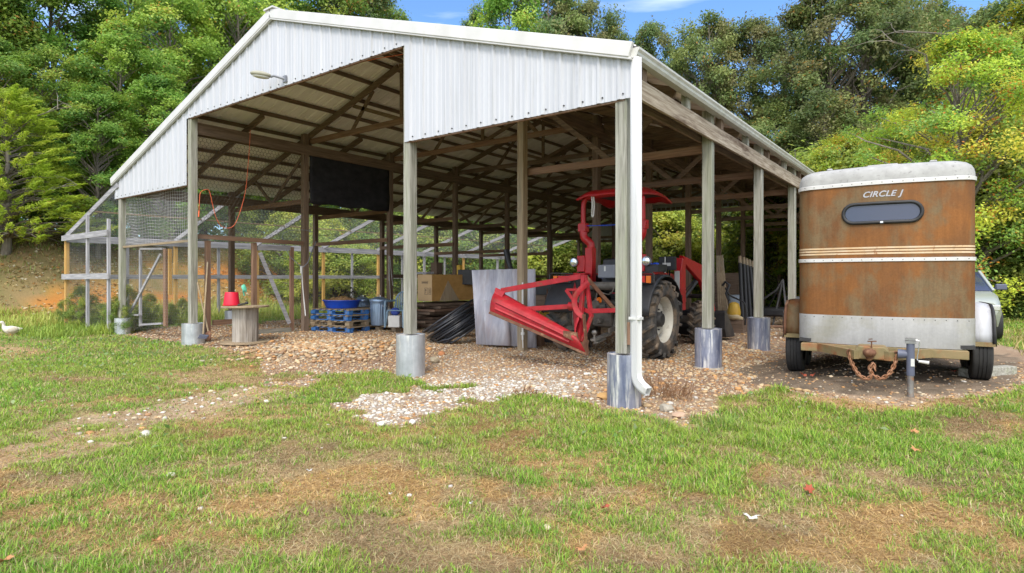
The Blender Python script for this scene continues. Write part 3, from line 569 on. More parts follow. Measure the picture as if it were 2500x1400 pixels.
# low girts between the inner left posts
for k, z in ((2, 2.62), (3, 2.62), (4, 2.5), (5, 2.5)):
    m = MB(); m.beam((CA, YK[k] - .1, z), (CB, YK[k] - .1, z + .02), .04, .12); m.build('girt', WR['x'], barn)
for k in range(3, 7):
    m = MB(); m.beam((CA + .09, YK[k], 1.55), (CA + .09, YK[k + 1], 1.55), .04, .14); m.build('girt', WB['y'], barn)
# gutter (moulded profile), outlet and downspout
prof = [(0, .11), (0, 0), (.075, 0), (.10, .03), (.105, .06), (.125, .085), (.125, .11), (.118, .11), (.118, .09), (.098, .063), (.093, .034), (.072, .006), (.008, .006), (.008, .11)]
m = MB(); gx0 = XR + .005
for yy in (YF - .03, YB): pass
m.prism([(gx0 + a, YF - .04, 4.005 + b) for a, b in prof], (0, YB - YF + .04, .06)); gut = m.build('gutter', MGUT, barn, bev=0)
m = MB(); m.prism([(gx0 + a, YF - .046, 4.005 + b) for a, b in prof[:7]], (0, .006, 0)); m.build('end_cap', MGUT, gut)
m = MB(); dx, dy = XR + .07, YF - .005; K = 5
def spout(c, d, up, w=.102, h=.078):
    d, s, u = frame(d, up); out = []
    for a, b in ((-1, -1), (-.5, -1.0), (0, -1), (.5, -1), (1, -1), (1, -.3), (1, .3), (1, 1), (.5, 1), (0, 1), (-.5, 1), (-1, 1), (-1, .3), (-1, -.3)):
        f = .93 if (abs(a) == .5 or abs(b) == .3) else 1
        out.append(Vector(c) + s * (a * w / 2 * f) + u * (b * h / 2 * f))
    return out
path = [((dx, dy, 4.01), (0, 0, -1))] + [((dx, dy, z), (0, 0, -1)) for z in (2.0, .42)]
for i in range(1, 9):
    a = radians(66) * i / 8; r = .17; path.append(((dx + (r - r * cos(a)) * .93, dy - (r - r * cos(a)) * .36, .42 - r * sin(a)), (sin(a) * .93, -sin(a) * .36, -cos(a))))
e = Vector(path[-1][0]); dd = Vector(path[-1][1]).normalized(); path.append((tuple(e + dd * .10), tuple(dd)))
rows = [spout(c, d, (.36, .93, 0) if i > 2 else (.36, .93, 0)) for i, (c, d) in enumerate(path)]
m.sheet([r + [r[0]] for r in rows]); dsp = m.build('downspout', MDOWN, barn, 30, solid=.003)
m = MB(); m.bx(dx - .068, dx + .068, dy - .052, dy + .05, 1.02, 1.05); m.build('strap', MDOWN, dsp)
m = MB(); m.bx(dx - .13, dx - .06, dy + .03, dy + .07, .72, .98); m.build('packing_block', WR['z'], barn)
# floodlight on the gable
p = oy(672, 196, YF); lampR = thing('barn_light', 'grey cobra head yard light sticking out from the white gable', 'lamp', (p.x + .30, YF - .02, p.z))
m = MB(); c = Vector((p.x + .02, YF - .30, p.z - .0)); A = Vector((p.x + .36, YF - .03, p.z - .06))
m.tube([A, A.lerp(c, .45) + Vector((0, 0, .03)), A.lerp(c, .6)], .022, 8); m.build('arm', MGREYP, lampR, 40)
ax = (c - A).normalized(); m = MB(); R = Matrix((frame(ax)[0], frame(ax)[1], frame(ax)[2])).transposed(); m.ball(c + Vector((0, 0, .02)), .2, (1, .52, .28), 20, R); m.build('housing', M('weathered_lamp_housing', (.36, .35, .28), (.28, .27, .21)), lampR, 60)
m = MB(); m.ball(c + Vector((0, 0, -.018)), .16, (1, .5, .22), 18, R); m.build('lens', MWPLAS, lampR, 60)
m = MB(); m.box((A.x, YF - .03, A.z), (.09, .03, .12)); m.build('bracket', MGREYP, lampR)
# ---------------------------------------------------------------- wire run, nets, gates, fence on the left
XO = -21.3; ZT = 2.72
run = thing('poultry_run', 'lean to wire mesh poultry run of silvered timber on the left side of the barn', 'animal run', (-19.5, YF, 0))
RK = [YF - .05] + YK[1:]
for k, y in enumerate(RK):
    g = gz1(XO, y); m = MB(); m.bx(XO - .05, XO + .05, y - .05, y + .05, g - .1, ZT - .1)
    o = m.build('corner_post' if k == 0 else 'post', WY['z'] if k in (0, 1, 2, 3, 4, 6) else WS['z'], run)
    m = MB(); m.beam((CA + .02, y + .03, 3.92), (XO - .12, y + .03, ZT + .02), .045, .14); m.build('sloping_rafter', WS['x'], run)
    if k:
        ym = y - BAY / 2; m = MB(); m.bx(XO - .03, XO + .03, ym - .045, ym + .045, gz1(XO, ym) - .1, ZT - .1); m.build('post', WS['z'], run)
for a, b in zip(RK[:-1], RK[1:]):
    for dx, z, h in ((.07, ZT - .10, .14), (-.07, ZT - .01, .14), (.06, 1.52, .14)):
        m = MB(); m.beam((XO + dx, a - .03, z), (XO + dx, b - .032, z), .04, h); m.build('rail', WS['y'], run)
    m = MB(); m.beam((-19.5, a, 3.36), (-19.5, b - .002, 3.36), .05, .04); m.build('roof_batten', WT['y'], run)
y = YF - .1
for x, w in ((-19.48, .10), (-17.98, .10)):
    g = gz1(x, y); m = MB(); m.bx(x - w / 2, x + w / 2, y - .03, y + .03, g - .1, 3.25 if x < -19 else 3.05); m.build('post', WS['z'], run)
for z, x1 in ((2.66, -17.9), (1.52, -17.82)):
    m = MB(); m.beam((XO - .04, y - .055, z), (x1, y - .055, z + .02), .04, .155); m.build('rail', WS['x'], run)
def wires(o, ud, vd, ul, vl, nu, nv, r, jit=0, seed=0):           # straight crossed wires on the parallelogram o + ud*ul, vd*vl
    m = MB(); o, ud, vd = Vector(o), Vector(ud), Vector(vd); rr = random.Random(seed)
    for i in range(nu + 1): a = o + ud * (ul * i / nu); m.tube([a, a + vd * vl], r, 3, caps=False)
    for j in range(nv + 1): a = o + vd * (vl * j / nv); m.tube([a, a + ud * ul], r, 3, caps=False)
    return m
L = RK[-1] - RK[0]
wires((XO - .05, RK[0], .05), (0, 1, 0), (0, 0, 1), L, ZT - .05, int(L / .05), 52, .0013).build('mesh_panel', MWIRE, run)
sv = Vector((XO - CA - .05, 0, ZT - 3.92)); sl_ = sv.length
wires((CA, RK[0], 4.0), (0, 1, 0), sv.normalized(), L, sl_, int(L / .05), int(sl_ / .05), .0013).build('mesh_panel', MWIRE, run)
wires((XO, y + .035, .05), (1, 0, 0), (0, 0, 1), CA - XO - .3, ZT - .05, 68, 54, .0013).build('mesh_panel', MWIRE, run)
m = MB()                                                            # triangle of mesh under the end rafter
for i in range(60):
    x = XO + .06 * i; zt = ZT + (3.9 - ZT) * (.06 * i) / (CA - XO)
    if x < CA - .1: m.tube([(x, y + .035, ZT), (x, y + .035, zt)], .0013, 3, caps=False)
for j in range(20):
    z = ZT + .06 * j; x0 = XO + (z - ZT) * (CA - XO) / (3.9 - ZT); m.tube([(x0, y + .035, z), (CA - .15, y + .035, z)], .0013, 3, caps=False)
m.build('mesh_panel', MWIRE, run)
m = wires((CA + .03, YK[0], .1), (0, 1, 0), (0, 0, 1), BAY * 2, 3.4, 110, 64, .0011); solo(m, 'wire_fence', MWIRE, 'fine wire fence stretched between the outer left barn posts', 'fence')
# white square net in the front left bay
rr = random.Random(4); m = MB(); x0, x1, z0, z1 = CA + .1, CB + .02, 2.33, H1 + .02; nx, nz_ = 46, 17
def npt(i, j):
    u = i / nx; v = j / nz_
    return Vector((x0 + (x1 - x0) * u + .035 * sin(v * 5 + u * 9) * v, YF + .12 + .02 * sin(u * 14 + v * 3), z0 + (z1 - z0) * v - .05 * sin(pi * u) * (1 - v) + .02 * sin(u * 20)))
for i in range(nx + 1): m.tube([npt(i, j) for j in range(0, nz_ + 1, 2)] + [npt(i, nz_)], .0028, 3, caps=False)
for j in range(nz_ + 1): m.tube([npt(i, j) for i in range(0, nx + 1, 2)], .0028, 3, caps=False)
solo(m, 'bird_net', MNET, 'white square mesh net hung below the left end of the gable', 'net')
m = MB(); m.beam((CA, YF + .1, 2.30), (CB, YF + .1, 2.33), .05, .05); solo(m, 'net_rail', WT['x'], 'pale horizontal rail under the white net', 'rail')
def hexnet(o, ud, vd, w, h, a=.052, r=.0042):
    m = MB(); o, ud, vd = Vector(o), Vector(ud), Vector(vd); dx = a * sqrt(3); i = 0
    P = lambda u, v: o + ud * min(max(u, 0), w) + vd * min(max(v, 0), h)
    ny = int(h / (1.5 * a)); nx = int(w / dx)
    for j in range(ny):
        for i in range(nx):
            u = i * dx + (j % 2) * dx / 2; v = j * 1.5 * a
            m.tube([P(u, v), P(u, v + a)], r, 3, caps=False); m.tube([P(u, v + a), P(u + dx / 2, v + 1.5 * a)], r, 3, caps=False); m.tube([P(u, v + a), P(u - dx / 2, v + 1.5 * a)], r, 3, caps=False)
    return m
m = hexnet((CB + .09, YK[0] + .05, 2.42), (0, 1, 0), (0, 0, 1), BAY - .15, 2.3); solo(m, 'chicken_wire', MWIRED, 'rusty hexagon chicken wire above the gate between the two left inner posts', 'wire mesh')
m = hexnet((CA + .16, YF + .16, .15), (1, 0, 0), (0, 0, 1), CB - CA - .2, 2.15, .05, .0014); solo(m, 'chicken_wire', MWIRE, 'thin hexagon chicken wire below the pale rail in the left front bay', 'wire mesh')
# gate in the front left bay
def yb(px, py): return oy(px, py, YF + .4)
g1 = thing('wooden_gate', 'grey braced wire gate in the front left bay', 'gate', (oy(375, 800, YF + .4).x, YF + .4, .06))
def bar(root, a, b, w, h, mt, name, up=(0, 0, 1)): m = MB(); m.beam(a, b, w, h, up); return m.build(name, mt, root)
Y4 = (0, 1, 0)
bar(g1, yb(343, 797), yb(343, 610), .09, .05, WS['z'], 'stile', Y4); bar(g1, yb(404, 797), yb(404, 608), .14, .06, WR['z'], 'stile', Y4); bar(g1, yb(415, 720), yb(415, 608), .07, .07, WY['z'], 'stile', Y4)
bar(g1, yb(345, 608), yb(400, 608), .09, .05, WS['x'], 'rail'); bar(g1, yb(347, 793), yb(398, 790), .09, .05, WS['x'], 'rail')
bar(g1, yb(392, 622), yb(322, 765) + Vector((0, -.05, 0)), .07, .04, WS['x'], 'brace', Y4); bar(g1, yb(330, 769) + Vector((0, -.06, 0)), yb(348, 769) + Vector((0, -.06, 0)), .10, .04, WS['x'], 'block')
# fence line and gate between the left inner posts
def xb(px, py): return ox(px, py, CB + .02)
f1 = thing('timber_fence', 'brown rail fence with thin wire between the two left inner posts', 'fence', (CB, YK[0] + .9, .08))
for px in (507, 620):
    t = xb(px, 590); bz = gz1(t.x, t.y); bar(f1, (t.x, t.y, bz - .1), (t.x, t.y, 2.35), .10, .10, WR['z'], 'post', Y4)
bar(f1, (CB + .08, YK[0] + .1, 2.43), (CB + .08, YK[1] - .1, 2.40), .04, .10, WR['y'], 'rail')
bar(f1, (CB, YK[0] + .5, .45), (CB, YK[0] + 1.5, .45), .04, .12, WR['y'], 'rail')
g2 = thing('wooden_gate', 'brown gate with one long diagonal brace behind the cable spool', 'gate', (xb(668, 800).x, xb(668, 800).y, .08))
bar(g2, xb(712, 808), xb(712, 604), .10, .06, WR['z'], 'stile', (1, 0, 0)); bar(g2, xb(628, 606), xb(710, 606), .05, .12, WS['y'], 'rail'); bar(g2, xb(632, 812), xb(710, 806), .06, .13, WG['y'], 'rail')
bar(g2, xb(632, 618) + Vector((.05, 0, 0)), xb(704, 790) + Vector((.05, 0, 0)), .04, .09, WS['y'], 'brace')
# black shade cloth
m = MB(); rows = []
for j in range(14):
    v = j / 13; rows.append([(CB + .06 + .03 * sin(v * 9 + i * .35) * v, YK[1] + .1 + (BAY - .18) * i / 22, 4.88 - (1.40 + .02 * sin(i * .8)) * v) for i in range(23)])
m.sheet(rows); solo(m, 'shade_cloth', MBLKCLOTH, 'black cloth sheet hung between two inner posts below the roof', 'cloth', smooth=60, solid=.006)
# orange extension cord
def cordpts(L, X): return [ox(px, py, X) for px, py in L]
def smoothp(P, n=6):
    out = []
    for i in range(len(P) - 1):
        p0, p1, p2, p3 = P[max(i - 1, 0)], P[i], P[i + 1], P[min(i + 2, len(P) - 1)]
        for k in range(n): t = k / n; out.append(.5 * ((2 * p1) + (p2 - p0) * t + (2 * p0 - 5 * p1 + 4 * p2 - p3) * t * t + (3 * p1 - p0 - 3 * p2 + p3) * t ** 3))
    return out + [P[-1]]
m = MB(); m.tube(smoothp(cordpts([(611, 318), (609, 360), (605, 410), (600, 462), (590, 505), (575, 545), (560, 557), (540, 552), (527, 530), (519, 500), (512, 470), (505, 463), (490, 470), (487, 490), (486, 518)], CB + .28)), .006, 6); m.cyl(ox(486, 515, CB + .28), ox(485, 530, CB + .28), .015, seg=8)
solo(m, 'extension_cord', MORANGE, 'orange extension cord looping down in the left bay', 'cord', smooth=60)
m = MB(); m.tube(smoothp([oy(820, 170, YF + .4), oy(900, 148, YF + .38), oy(984, 133, YF + .36)]), .007, 5); m.tube(smoothp([oy(740, 200, YF + .6), oy(820, 170, YF + .4)]), .006, 5)
solo(m, 'extension_cord', MORANGE, 'thin orange cord strung high across the main opening', 'cord')
# conduit with cables on the inner post
cd = thing('conduit', 'white conduit pipe with loose cables beside an inner post by the blue pallets', 'pipe', ad(744, 770, 15.4))
m = MB(); m.tube([ad(737, 662, 15.3), ad(739, 700, 15.3), ad(746, 772, 15.0)], .014, 8); m.build('pipe', MWPLAS, cd, 40)
m = MB(); m.cyl(ad(736, 668, 15.3), ad(736, 650, 15.3), .032, seg=8); m.build('coupling', MWPLAS, cd)
m = MB(); m.tube(smoothp([ad(737, 655, 15.3), ad(752, 640, 15.4), ad(762, 612, 15.6), ad(772, 590, 15.9)]), .012, 6); m.tube(smoothp([ad(735, 652, 15.3), ad(722, 640, 15.3), ad(705, 622, 15.3), ad(690, 585, 15.3), ad(693, 570, 15.3), ad(712, 563, 15.3), ad(745, 562, 15.5), ad(762, 568, 15.6)]), .008, 6); m.build('cable', MGREYP, cd, 40)
# ---------------------------------------------------------------- tractor, rear blade
TX, TY = -5.06, 9.85; TG = gz1(TX, TY) + .02
def T(x, y, z): return Vector((TX + x, TY + y, TG + z))
tr = thing('tractor', 'red compact tractor with roll bar canopy and front loader inside the barn', 'tractor', T(0, 0, 0))
def tyre(root, c, R, w, rimr, side, mt=None, lugs=20, name='wheel', lug=.035):
    c = Vector(c); ax = (side, 0, 0); m = MB(); h = w / 2; r0 = R - (lug if lugs else 0)
    m.lathe([(rimr, -h * .75), (rimr + .04, -h * .95), (r0 * .86 + .02, -h), (r0 * .96, -h * .93), (r0, -h * .7), (r0 + .004, 0), (r0, h * .7), (r0 * .96, h * .93), (r0 * .86 + .02, h), (rimr + .04, h * .95), (rimr, h * .75)], c, ax, 44, False)
    if lugs:
        for k in range(lugs):
            for sgn in (-1, 1):
                a = 2 * pi * (k + (.5 if sgn > 0 else 0)) / lugs
                def pt(x, rr, da): return c + Vector((x, cos(a + da) * rr, sin(a + da) * rr))
                P = [pt(sgn * h * .04, R, .16), pt(sgn * h * .62, R - .004, .02), pt(sgn * h * 1.0, R - .03, -.05), pt(sgn * h * 1.02, r0 * .90, -.06)]
                m.tube([p for p in P], [.030, .033, .034, .024], 5)
    wl = m.build(name, mt or MTYRE, root, 32)
    m = MB(); m.lathe([(rimr, -h * .75), (rimr - .02, -h * .7), (rimr - .035, -h * .3), (rimr - .03, h * .1), (rimr - .03, h * .45), (rimr - .005, h * .72), (rimr + .018, h * .80), (rimr, h * .74)], c, ax, 40, False)
    rim = m.build('rim', MRIM, wl, 40)
    m = MB(); m.lathe([(.02, h * .12), (rimr * .42, h * .12), (rimr * .62, h * .22), (rimr * .80, h * .10), (rimr * .83, h * .06), (rimr * .83, h * .03), (.02, h * .05)], c, ax, 8, False); m.build('disc', MRIM, wl, 20)
    m = MB(); m.lathe([(.001, h * .62), (rimr * .26, h * .60), (rimr * .30, h * .5), (rimr * .34, h * .1)], c, ax, 18, False)
    for k in range(8): a = 2 * pi * k / 8; p = c + Vector((side * h * .18, cos(a) * rimr * .44, sin(a) * rimr * .44)); m.cyl(p, p + Vector((side * .03, 0, 0)), .014, seg=6)
    m.build('hub', MDARK, wl, 30)
    return wl
tyre(tr, T(.82, 0, .66), .665, .42, .40, 1); tyre(tr, T(-.82, 0, .66), .665, .42, .40, -1)
tyre(tr, T(.70, 2.65, .44), .445, .28, .24, 1, lugs=16, lug=.025); tyre(tr, T(-.70, 2.65, .44), .445, .28, .24, -1, lugs=16, lug=.025)
# chassis
m = MB(); m.box(T(0, 0, .66), (1.15, .26, .26)); m.box(T(0, .35, .72), (.46, .9, .50)); m.box(T(0, 1.6, .66), (.40, 2.0, .34)); m.box(T(0, 2.65, .5), (1.2, .16, .14)); m.box(T(0, -.30, .72), (.40, .3, .40)); m.cyl(T(0, -.45, .62), T(0, -.62, .62), .05, seg=12); m.build('transmission', MCAST, tr, bev=.02)
for s in (-1, 1):                                                     # mudguards
    pts = []; n = 12; rows = []
    for k in range(n + 1):
        a = radians(172) - radians(150) * k / n; rr = .78
        rows.append([T(s * x, cos(a) * rr * 1.0, .66 + sin(a) * rr) for x in (.42, .60, 1.0, 1.03)]); rows[-1][3] = rows[-1][3] + Vector((0, 0, -.035))
    m = MB(); m.sheet(rows); o = m.build('mudguard', MBLACK, tr, 40, solid=.012)
    m = MB(); m.bx(TX + s * .44, TX + s * .86, TY - .30, TY + .42, TG + 1.44, TG + 1.475); m.build('fender_top', MRED, o, bev=.01)
    # rear light cluster with guard
    m = MB(); m.bx(TX + s * .62, TX + s * .98, TY - .52, TY - .42, TG + 1.28, TG + 1.44); lb = m.build('lamp_box', MBLACK, tr, bev=.015)
    m = MB(); m.bx(TX + s * .88, TX + s * .96, TY - .545, TY - .515, TG + 1.30, TG + 1.42); m.build('indicator', MAMBER, lb)
    m = MB(); m.bx(TX + s * .66, TX + s * .86, TY - .545, TY - .515, TG + 1.31, TG + 1.42); m.build('tail_light', MREDLENS, lb)
    m = MB(); m.tube([T(s * .56, -.50, 1.46), T(s * 1.0, -.56, 1.47), T(s * 1.03, -.56, 1.44), T(s * 1.03, -.56, 1.30)], .014, 6); m.build('lamp_guard', MDARK, lb)
    # round work lamp
    c = T(s * .73 - .02, -.16, 1.68); m = MB(); m.lathe([(.03, .10), (.075, .06), (.085, 0), (.08, -.012)], c, (0, 1, 0), 18, True); wl = m.build('work_lamp', MGREYP, tr, 40)
    m = MB(); m.lathe([(.001, -.022), (.05, -.018), (.078, -.008)], c, (0, 1, 0), 18, False); m.build('reflector', MCHROME, wl, 50)
    # roll bar leg: lower bracket, bend, upright
    m = MB(); m.bx(TX + s * .47 - .075, TX + s * .47 + .075, TY - .10, TY + .06, TG + 1.22, TG + 1.95); m.bx(TX + s * .60 - .11, TX + s * .60 + .06, TY - .12, TY - .02, TG + 1.50, TG + 1.80)
    m.tube(smoothp([T(s * .47, -.02, 1.90), T(s * .47, -.02, 2.02), T(s * .58, -.06, 2.14), T(s * .60, -.06, 2.26), T(s * .60, -.06, 2.34)], 4), .075, 10); m.box(T(s * .60, -.06, 2.33), (.17, .14, .16)); m.cyl(T(s * .60 - .11, -.06, 2.36), T(s * .60 + .11, -.06, 2.36), .022, seg=8)
    m.build('roll_bar_bracket', MRED, tr, 40, bev=.008)
    m = MB(); m.tube(smoothp([T(s * .60, -.06, 2.28), T(s * .60, -.06, 2.72), T(s * .57, -.05, 2.84), T(s * .48, -.05, 2.90), T(0, -.05, 2.915)], 5), .047, 10); m.build('roll_bar', MRED, tr, 50)
# canopy, domed and flared
rows = []; nx, ny = 14, 12
for j in range(ny + 1):
    v = j / ny * 2 - 1; r = []
    for i in range(nx + 1):
        u = i / nx * 2 - 1; e = max(abs(u), abs(v)) ; x = u * .70 * (1 - .05 * v * v); y = .45 + v * .70 * (1 - .05 * u * u)
        r.append(T(x, y, 3.04 - .10 * e ** 6 - .05 * (u * u + v * v) + (.02 if abs(u) > .55 and abs(u) < .8 else 0) - (.03 * max(0, v) if v > .6 else 0)))
    rows.append(r)
m = MB(); m.sheet(rows); can = m.build('canopy', MRED, tr, 40, solid=.03)
m = MB(); m.bx(TX - .5, TX + .5, TY - .1, TY + .95, TG + 2.93, TG + 2.96); m.build('canopy_frame', MDARK, can)
m = MB(); c = T(-.35, -.2, 2.92); m.tube(smoothp([c, c + Vector((.03, -.02, -.18)), c + Vector((.02, -.02, -.38)), c + Vector((.05, -.02, -.40)), c + Vector((.07, -.02, -.2)), c + Vector((.04, 0, .0))]), .013, 6); solo(m, 'cord', MNET, 'white cord tied to the tractor roll bar', 'cord', smooth=60)
m = MB(); m.tube([T(-.60, -.08, 2.36), T(0, -.09, 2.345), T(.60, -.08, 2.37)], .008, 5); solo(m, 'blue_string', MPLUMB, 'blue string tied across the tractor roll bar', 'string')
# seat, toolbox, floor, hood, steering
m = MB(); m.box(T(0, .30, 1.18), (.50, .48, .12)); m.box(T(0, .06, 1.48), (.50, .12, .52), rotm(radians(-8))); m.box(T(-.28, .26, 1.34), (.07, .36, .06)); m.box(T(.28, .26, 1.34), (.07, .36, .06)); m.build('seat', MBLACK, tr, 40, bev=.03)
m = MB(); m.box(T(-.02, -.16, 1.50), (.34, .2, .24)); tb = m.build('toolbox', MGREYP, tr, bev=.015)
m = MB(); m.box(T(-.04, -.264, 1.55), (.03, .006, .09)); m.build('sticker', MWPLAS, tb)
m = MB(); m.cyl(T(-.55, -.40, 1.24), T(.50, -.40, 1.24), .075, seg=14); m.build('crossbar', MCAST, tr, 40)
m = MB(); m.box(T(0, .75, .74), (1.1, .7, .04)); m.build('floor_plate', MDARK, tr)
m = MB(); rows = []
for y, w, z in ((1.15, .27, 1.52), (1.3, .29, 1.56), (2.2, .28, 1.50), (2.85, .26, 1.40), (3.05, .22, 1.28), (3.1, .20, 1.0)):
    rows.append([T(-w, y, .85), T(-w, y, z - .14), T(-w * .85, y, z - .03), T(-w * .3, y, z), T(w * .3, y, z), T(w * .85, y, z - .03), T(w, y, z - .14), T(w, y, .85)])
m.sheet(rows); m.add(rows[-1], [tuple(range(8))]); m.add(rows[0], [tuple(range(8))]); m.build('bonnet', MRED, tr, 35)
m = MB(); c = T(0, .82, 1.52); R = rotm(radians(-38)); m.tube([c + R @ Vector((cos(a) * .2, sin(a) * .2, 0)) for a in [2 * pi * k / 24 for k in range(24)]], .017, 8, closed=True); m.tube([c, T(0, 1.12, 1.2)], .022, 8); m.beam(c + R @ Vector((-.2, 0, 0)), c + R @ Vector((.2, 0, 0)), .03, .012); m.build('steering_wheel', MBLACK, tr, 50)
# blue crate and valve box over the right mudguard
m = MB(); p = oy(1600, 640, TY + .6); cx, cy, cz = TX + .70, TY + .1, TG + 1.49
solo(MB().bx(cx - .17, cx + .2, cy - .2, cy + .2, cz, cz + .02).bx(cx - .17, cx - .155, cy - .2, cy + .2, cz + .021, cz + .13).bx(cx + .185, cx + .2, cy - .2, cy + .2, cz + .021, cz + .13).bx(cx - .154, cx + .184, cy - .2, cy - .185, cz + .021, cz + .13).bx(cx - .154, cx + .184, cy + .185, cy + .2, cz + .021, cz + .13), 'crate', MBLACK, 'small black wire crate on the tractor right mudguard', 'crate')
m = MB(); r_ = random.Random(3)
for i in range(7): m.ball((cx + r_.uniform(-.1, .13), cy + r_.uniform(-.13, .13), cz + .09 + r_.uniform(0, .05)), .055, (1, .7, .8), 8)
solo(m, 'blue_bottles', MPLUMB, 'blue bits filling the crate on the tractor mudguard', 'bottles', smooth=60)
m = MB(); m.box(T(.62, 1.02, 1.66), (.32, .10, .26)); vb = m.build('valve_box', MBLACK, tr, bev=.01)
m = MB(); m.box(T(.62, .966, 1.64), (.16, .006, .06)); m.build('sticker', MWPLAS, vb); m = MB(); m.cyl(T(.60, .94, 1.2), T(.60, .94, 1.78), .008, seg=6); m.build('lever', MSTEEL, vb)
# loader: towers, arms, cylinders, bucket
ld = tr
for s in (-1, 1):
    x = s * .68
    m = MB(); m.prism([T(x - .07, 1.35, .75), T(x - .07, 1.62, .75), T(x - .07, 1.62, 1.72), T(x - .07, 1.46, 1.78), T(x - .07, 1.36, 1.5)], (.14, 0, 0)); tw = m.build('loader_tower', MRED, tr, bev=.01)
    m = MB(); m.bx(TX + x - .05, TX + x + .05, TY + 1.335, TY + 1.349, TG + 1.12, TG + 1.52); m.build('warning_sticker', MWPLAS, tw)
    m = MB(); m.bx(TX + x - .10, TX + x + .10, TY + 1.3, TY + 1.36, TG + .60, TG + 1.05); m.prism([T(x - .1, 1.25, .98), T(x + .1, 1.25, .98), T(x + .05, 1.25, .48), T(x - .05, 1.25, .48)], (0, .09, 0)); m.build('mounting_plate', MDARK, tr)
    x = s * .70
    m = MB(); A = [T(x - .045, 1.5, 1.82), T(x - .045, 1.62, 1.66), T(x - .045, 2.55, 1.30), T(x - .045, 3.25, .62), T(x - .045, 3.42, .66), T(x - .045, 3.30, .95), T(x - .045, 2.75, 1.58), T(x - .045, 2.55, 1.66)]
    m.prism(A, (.09, 0, 0)); am = m.build('loader_arm', MRED, tr, bev=.008)
    m = MB(); m.box(T(x + s * .049, 2.95, 1.18), (.004, .22, .10), rotm(radians(-45))); m.build('sticker', MWPLAS, am)
    m = MB(); m.cyl(T(x + s * .0, 1.58, .95), T(x, 2.35, 1.30), .035, seg=10); m.cyl(T(x, 2.7, 1.5), T(x, 3.5, .75), .03, seg=10); m.build('cylinder', MDARK, am, 40)
m = MB(); m.cyl(T(-.7, 3.15, .98), T(.7, 3.15, .98), .05, seg=10); m.build('crossbar', MDARK, tr, 40)
m = MB(); bw = .92; P = [(3.55, .66), (3.50, .62), (3.50, .25), (3.62, .06), (4.25, .03), (4.25, .055), (3.64, .085), (3.535, .27), (3.535, .60), (3.57, .64)]
m.prism([T(-bw, y, z) for y, z in P], (2 * bw, 0, 0)); bk = m.build('bucket', MBLACK, tr, bev=.004)
for s in (-1, 1): m = MB(); m.prism([T(s * bw, y, z) for y, z in ((3.51, .61), (3.51, .25), (3.62, .07), (4.24, .05), (4.2, .15), (3.62, .64))], (-s * .012, 0, 0)); m.build('side_plate', M('worn_black_steel', (.03, .03, .035), (.12, .105, .08), (4, 4, 4), .5, .3) if s > 0 else MBLACK, bk)
m = MB()
for dx, dz in ((-.06, 0), (0, .04), (.05, -.03)): m.tube(smoothp([T(.60 + dx, 1.05, 1.56 + dz), T(.55 + dx, 1.18, 1.30 + dz), T(.62 + dx, 1.32, 1.10), T(.60 + dx, 1.9, 1.06 + dz), T(.66, 2.5, 1.38 + dz)]), .013, 6)
m.build('hydraulic_hose', MBLACK, tr, 60)
# rear linkage, hitch ball, pulley, chains
for s in (-1, 1):
    m = MB(); m.beam(T(s * .24, -.3, .52), T(s * .40, -.95, .50), .03, .08); m.tube([T(s * .30, -.38, 1.10), T(s * .34, -.65, .54)], .022, 8); m.build('lower_link', MCAST, tr)
m = MB(); m.beam(T(.10, -.35, .40), T(.10, -.95, .33), .09, .04); m.beam(T(.0, -.35, .30), T(.10, -.85, .28), .07, .03); m.cyl(T(.10, -.9, .34), T(.10, -.9, .42), .02, seg=8); m.ball(T(.10, -.9, .455), .048, seg=12); m.build('drawbar', M('worn_steel', (.30, .28, .25), (.42, .40, .37), (6, 6, 6), .5, .6), tr, 40)
m = MB(); m.lathe([(.02, -.03), (.075, -.03), (.085, 0), (.075, .03), (.02, .03)], T(.02, -.72, .92), (.3, 1, .1), 16); m.tube([T(.02, -.72, .98), T(.05, -.72, 1.12)], .014, 6); m.tube(smoothp([T(-.05, -.55, 1.16), T(.2, -.6, 1.10), T(.30, -.62, 1.16), T(.32, -.6, 1.28)]), .010, 6); m.build('hook', MCAST, tr, 40)
m = MB(); m.tube(smoothp([T(.10, -.5, .92), T(.2, -.58, .78), T(.32, -.5, .9), T(.36, -.45, 1.02)]), .015, 6); m.tube(smoothp([T(.22, -.5, .95), T(.34, -.56, .80), T(.42, -.5, .95)]), .015, 6); m.build('hose', MBLACK, tr, 40)
m = MB(); m.cyl(T(-.02, -.62, .98), T(.06, -.62, 1.0), .05, seg=12); m.build('amber_reflector', MAMBER, tr, 40)
# rear blade on the three point hitch
LT = ad(1212, 706, 9.95); LB = ad(1196, 765, 9.75); RTp = ad(1400, 812, 9.05); RB = ad(1432, 866, 9.0)
bl = thing('rear_blade', 'red grader blade tilted to the ground behind the tractor', 'blade', (RB.x, RB.y, RB.z))
nrm = (LB - LT).cross(RB - LB).normalized()
if nrm.dot(Vector((0, -1, 0))) < 0: nrm = -nrm
rows = []
for i in range(13):
    u = i / 12; t = LT.lerp(RTp, u); b = LB.lerp(RB, u)
    rows.append([t.lerp(b, v / 10) + nrm * (.11 * sin(pi * v / 10) - .03 * (1 - v / 10)) for v in range(11)])
m = MB(); m.sheet(rows); mb_ = m.build('moldboard', MREDB, bl, 50, solid=.014)
m = MB(); m.beam(LB.lerp(RB, .0) + nrm * .035, RB + nrm * .035, .012, .05, (LT - LB)); m.build('cutting_edge', MRUST, bl)
for v, h in ((.80, .03), (.58, .03)):
    o_ = nrm * (.11 * sin(pi * v) - .03 * (1 - v) + .018); m = MB(); a = LT.lerp(LB, v) + o_; b = RTp.lerp(RB, v) + o_; m.beam(a.lerp(b, .06), a.lerp(b, .86), .035, .03, (LT - LB)); m.build('stiffener', MREDB, bl)
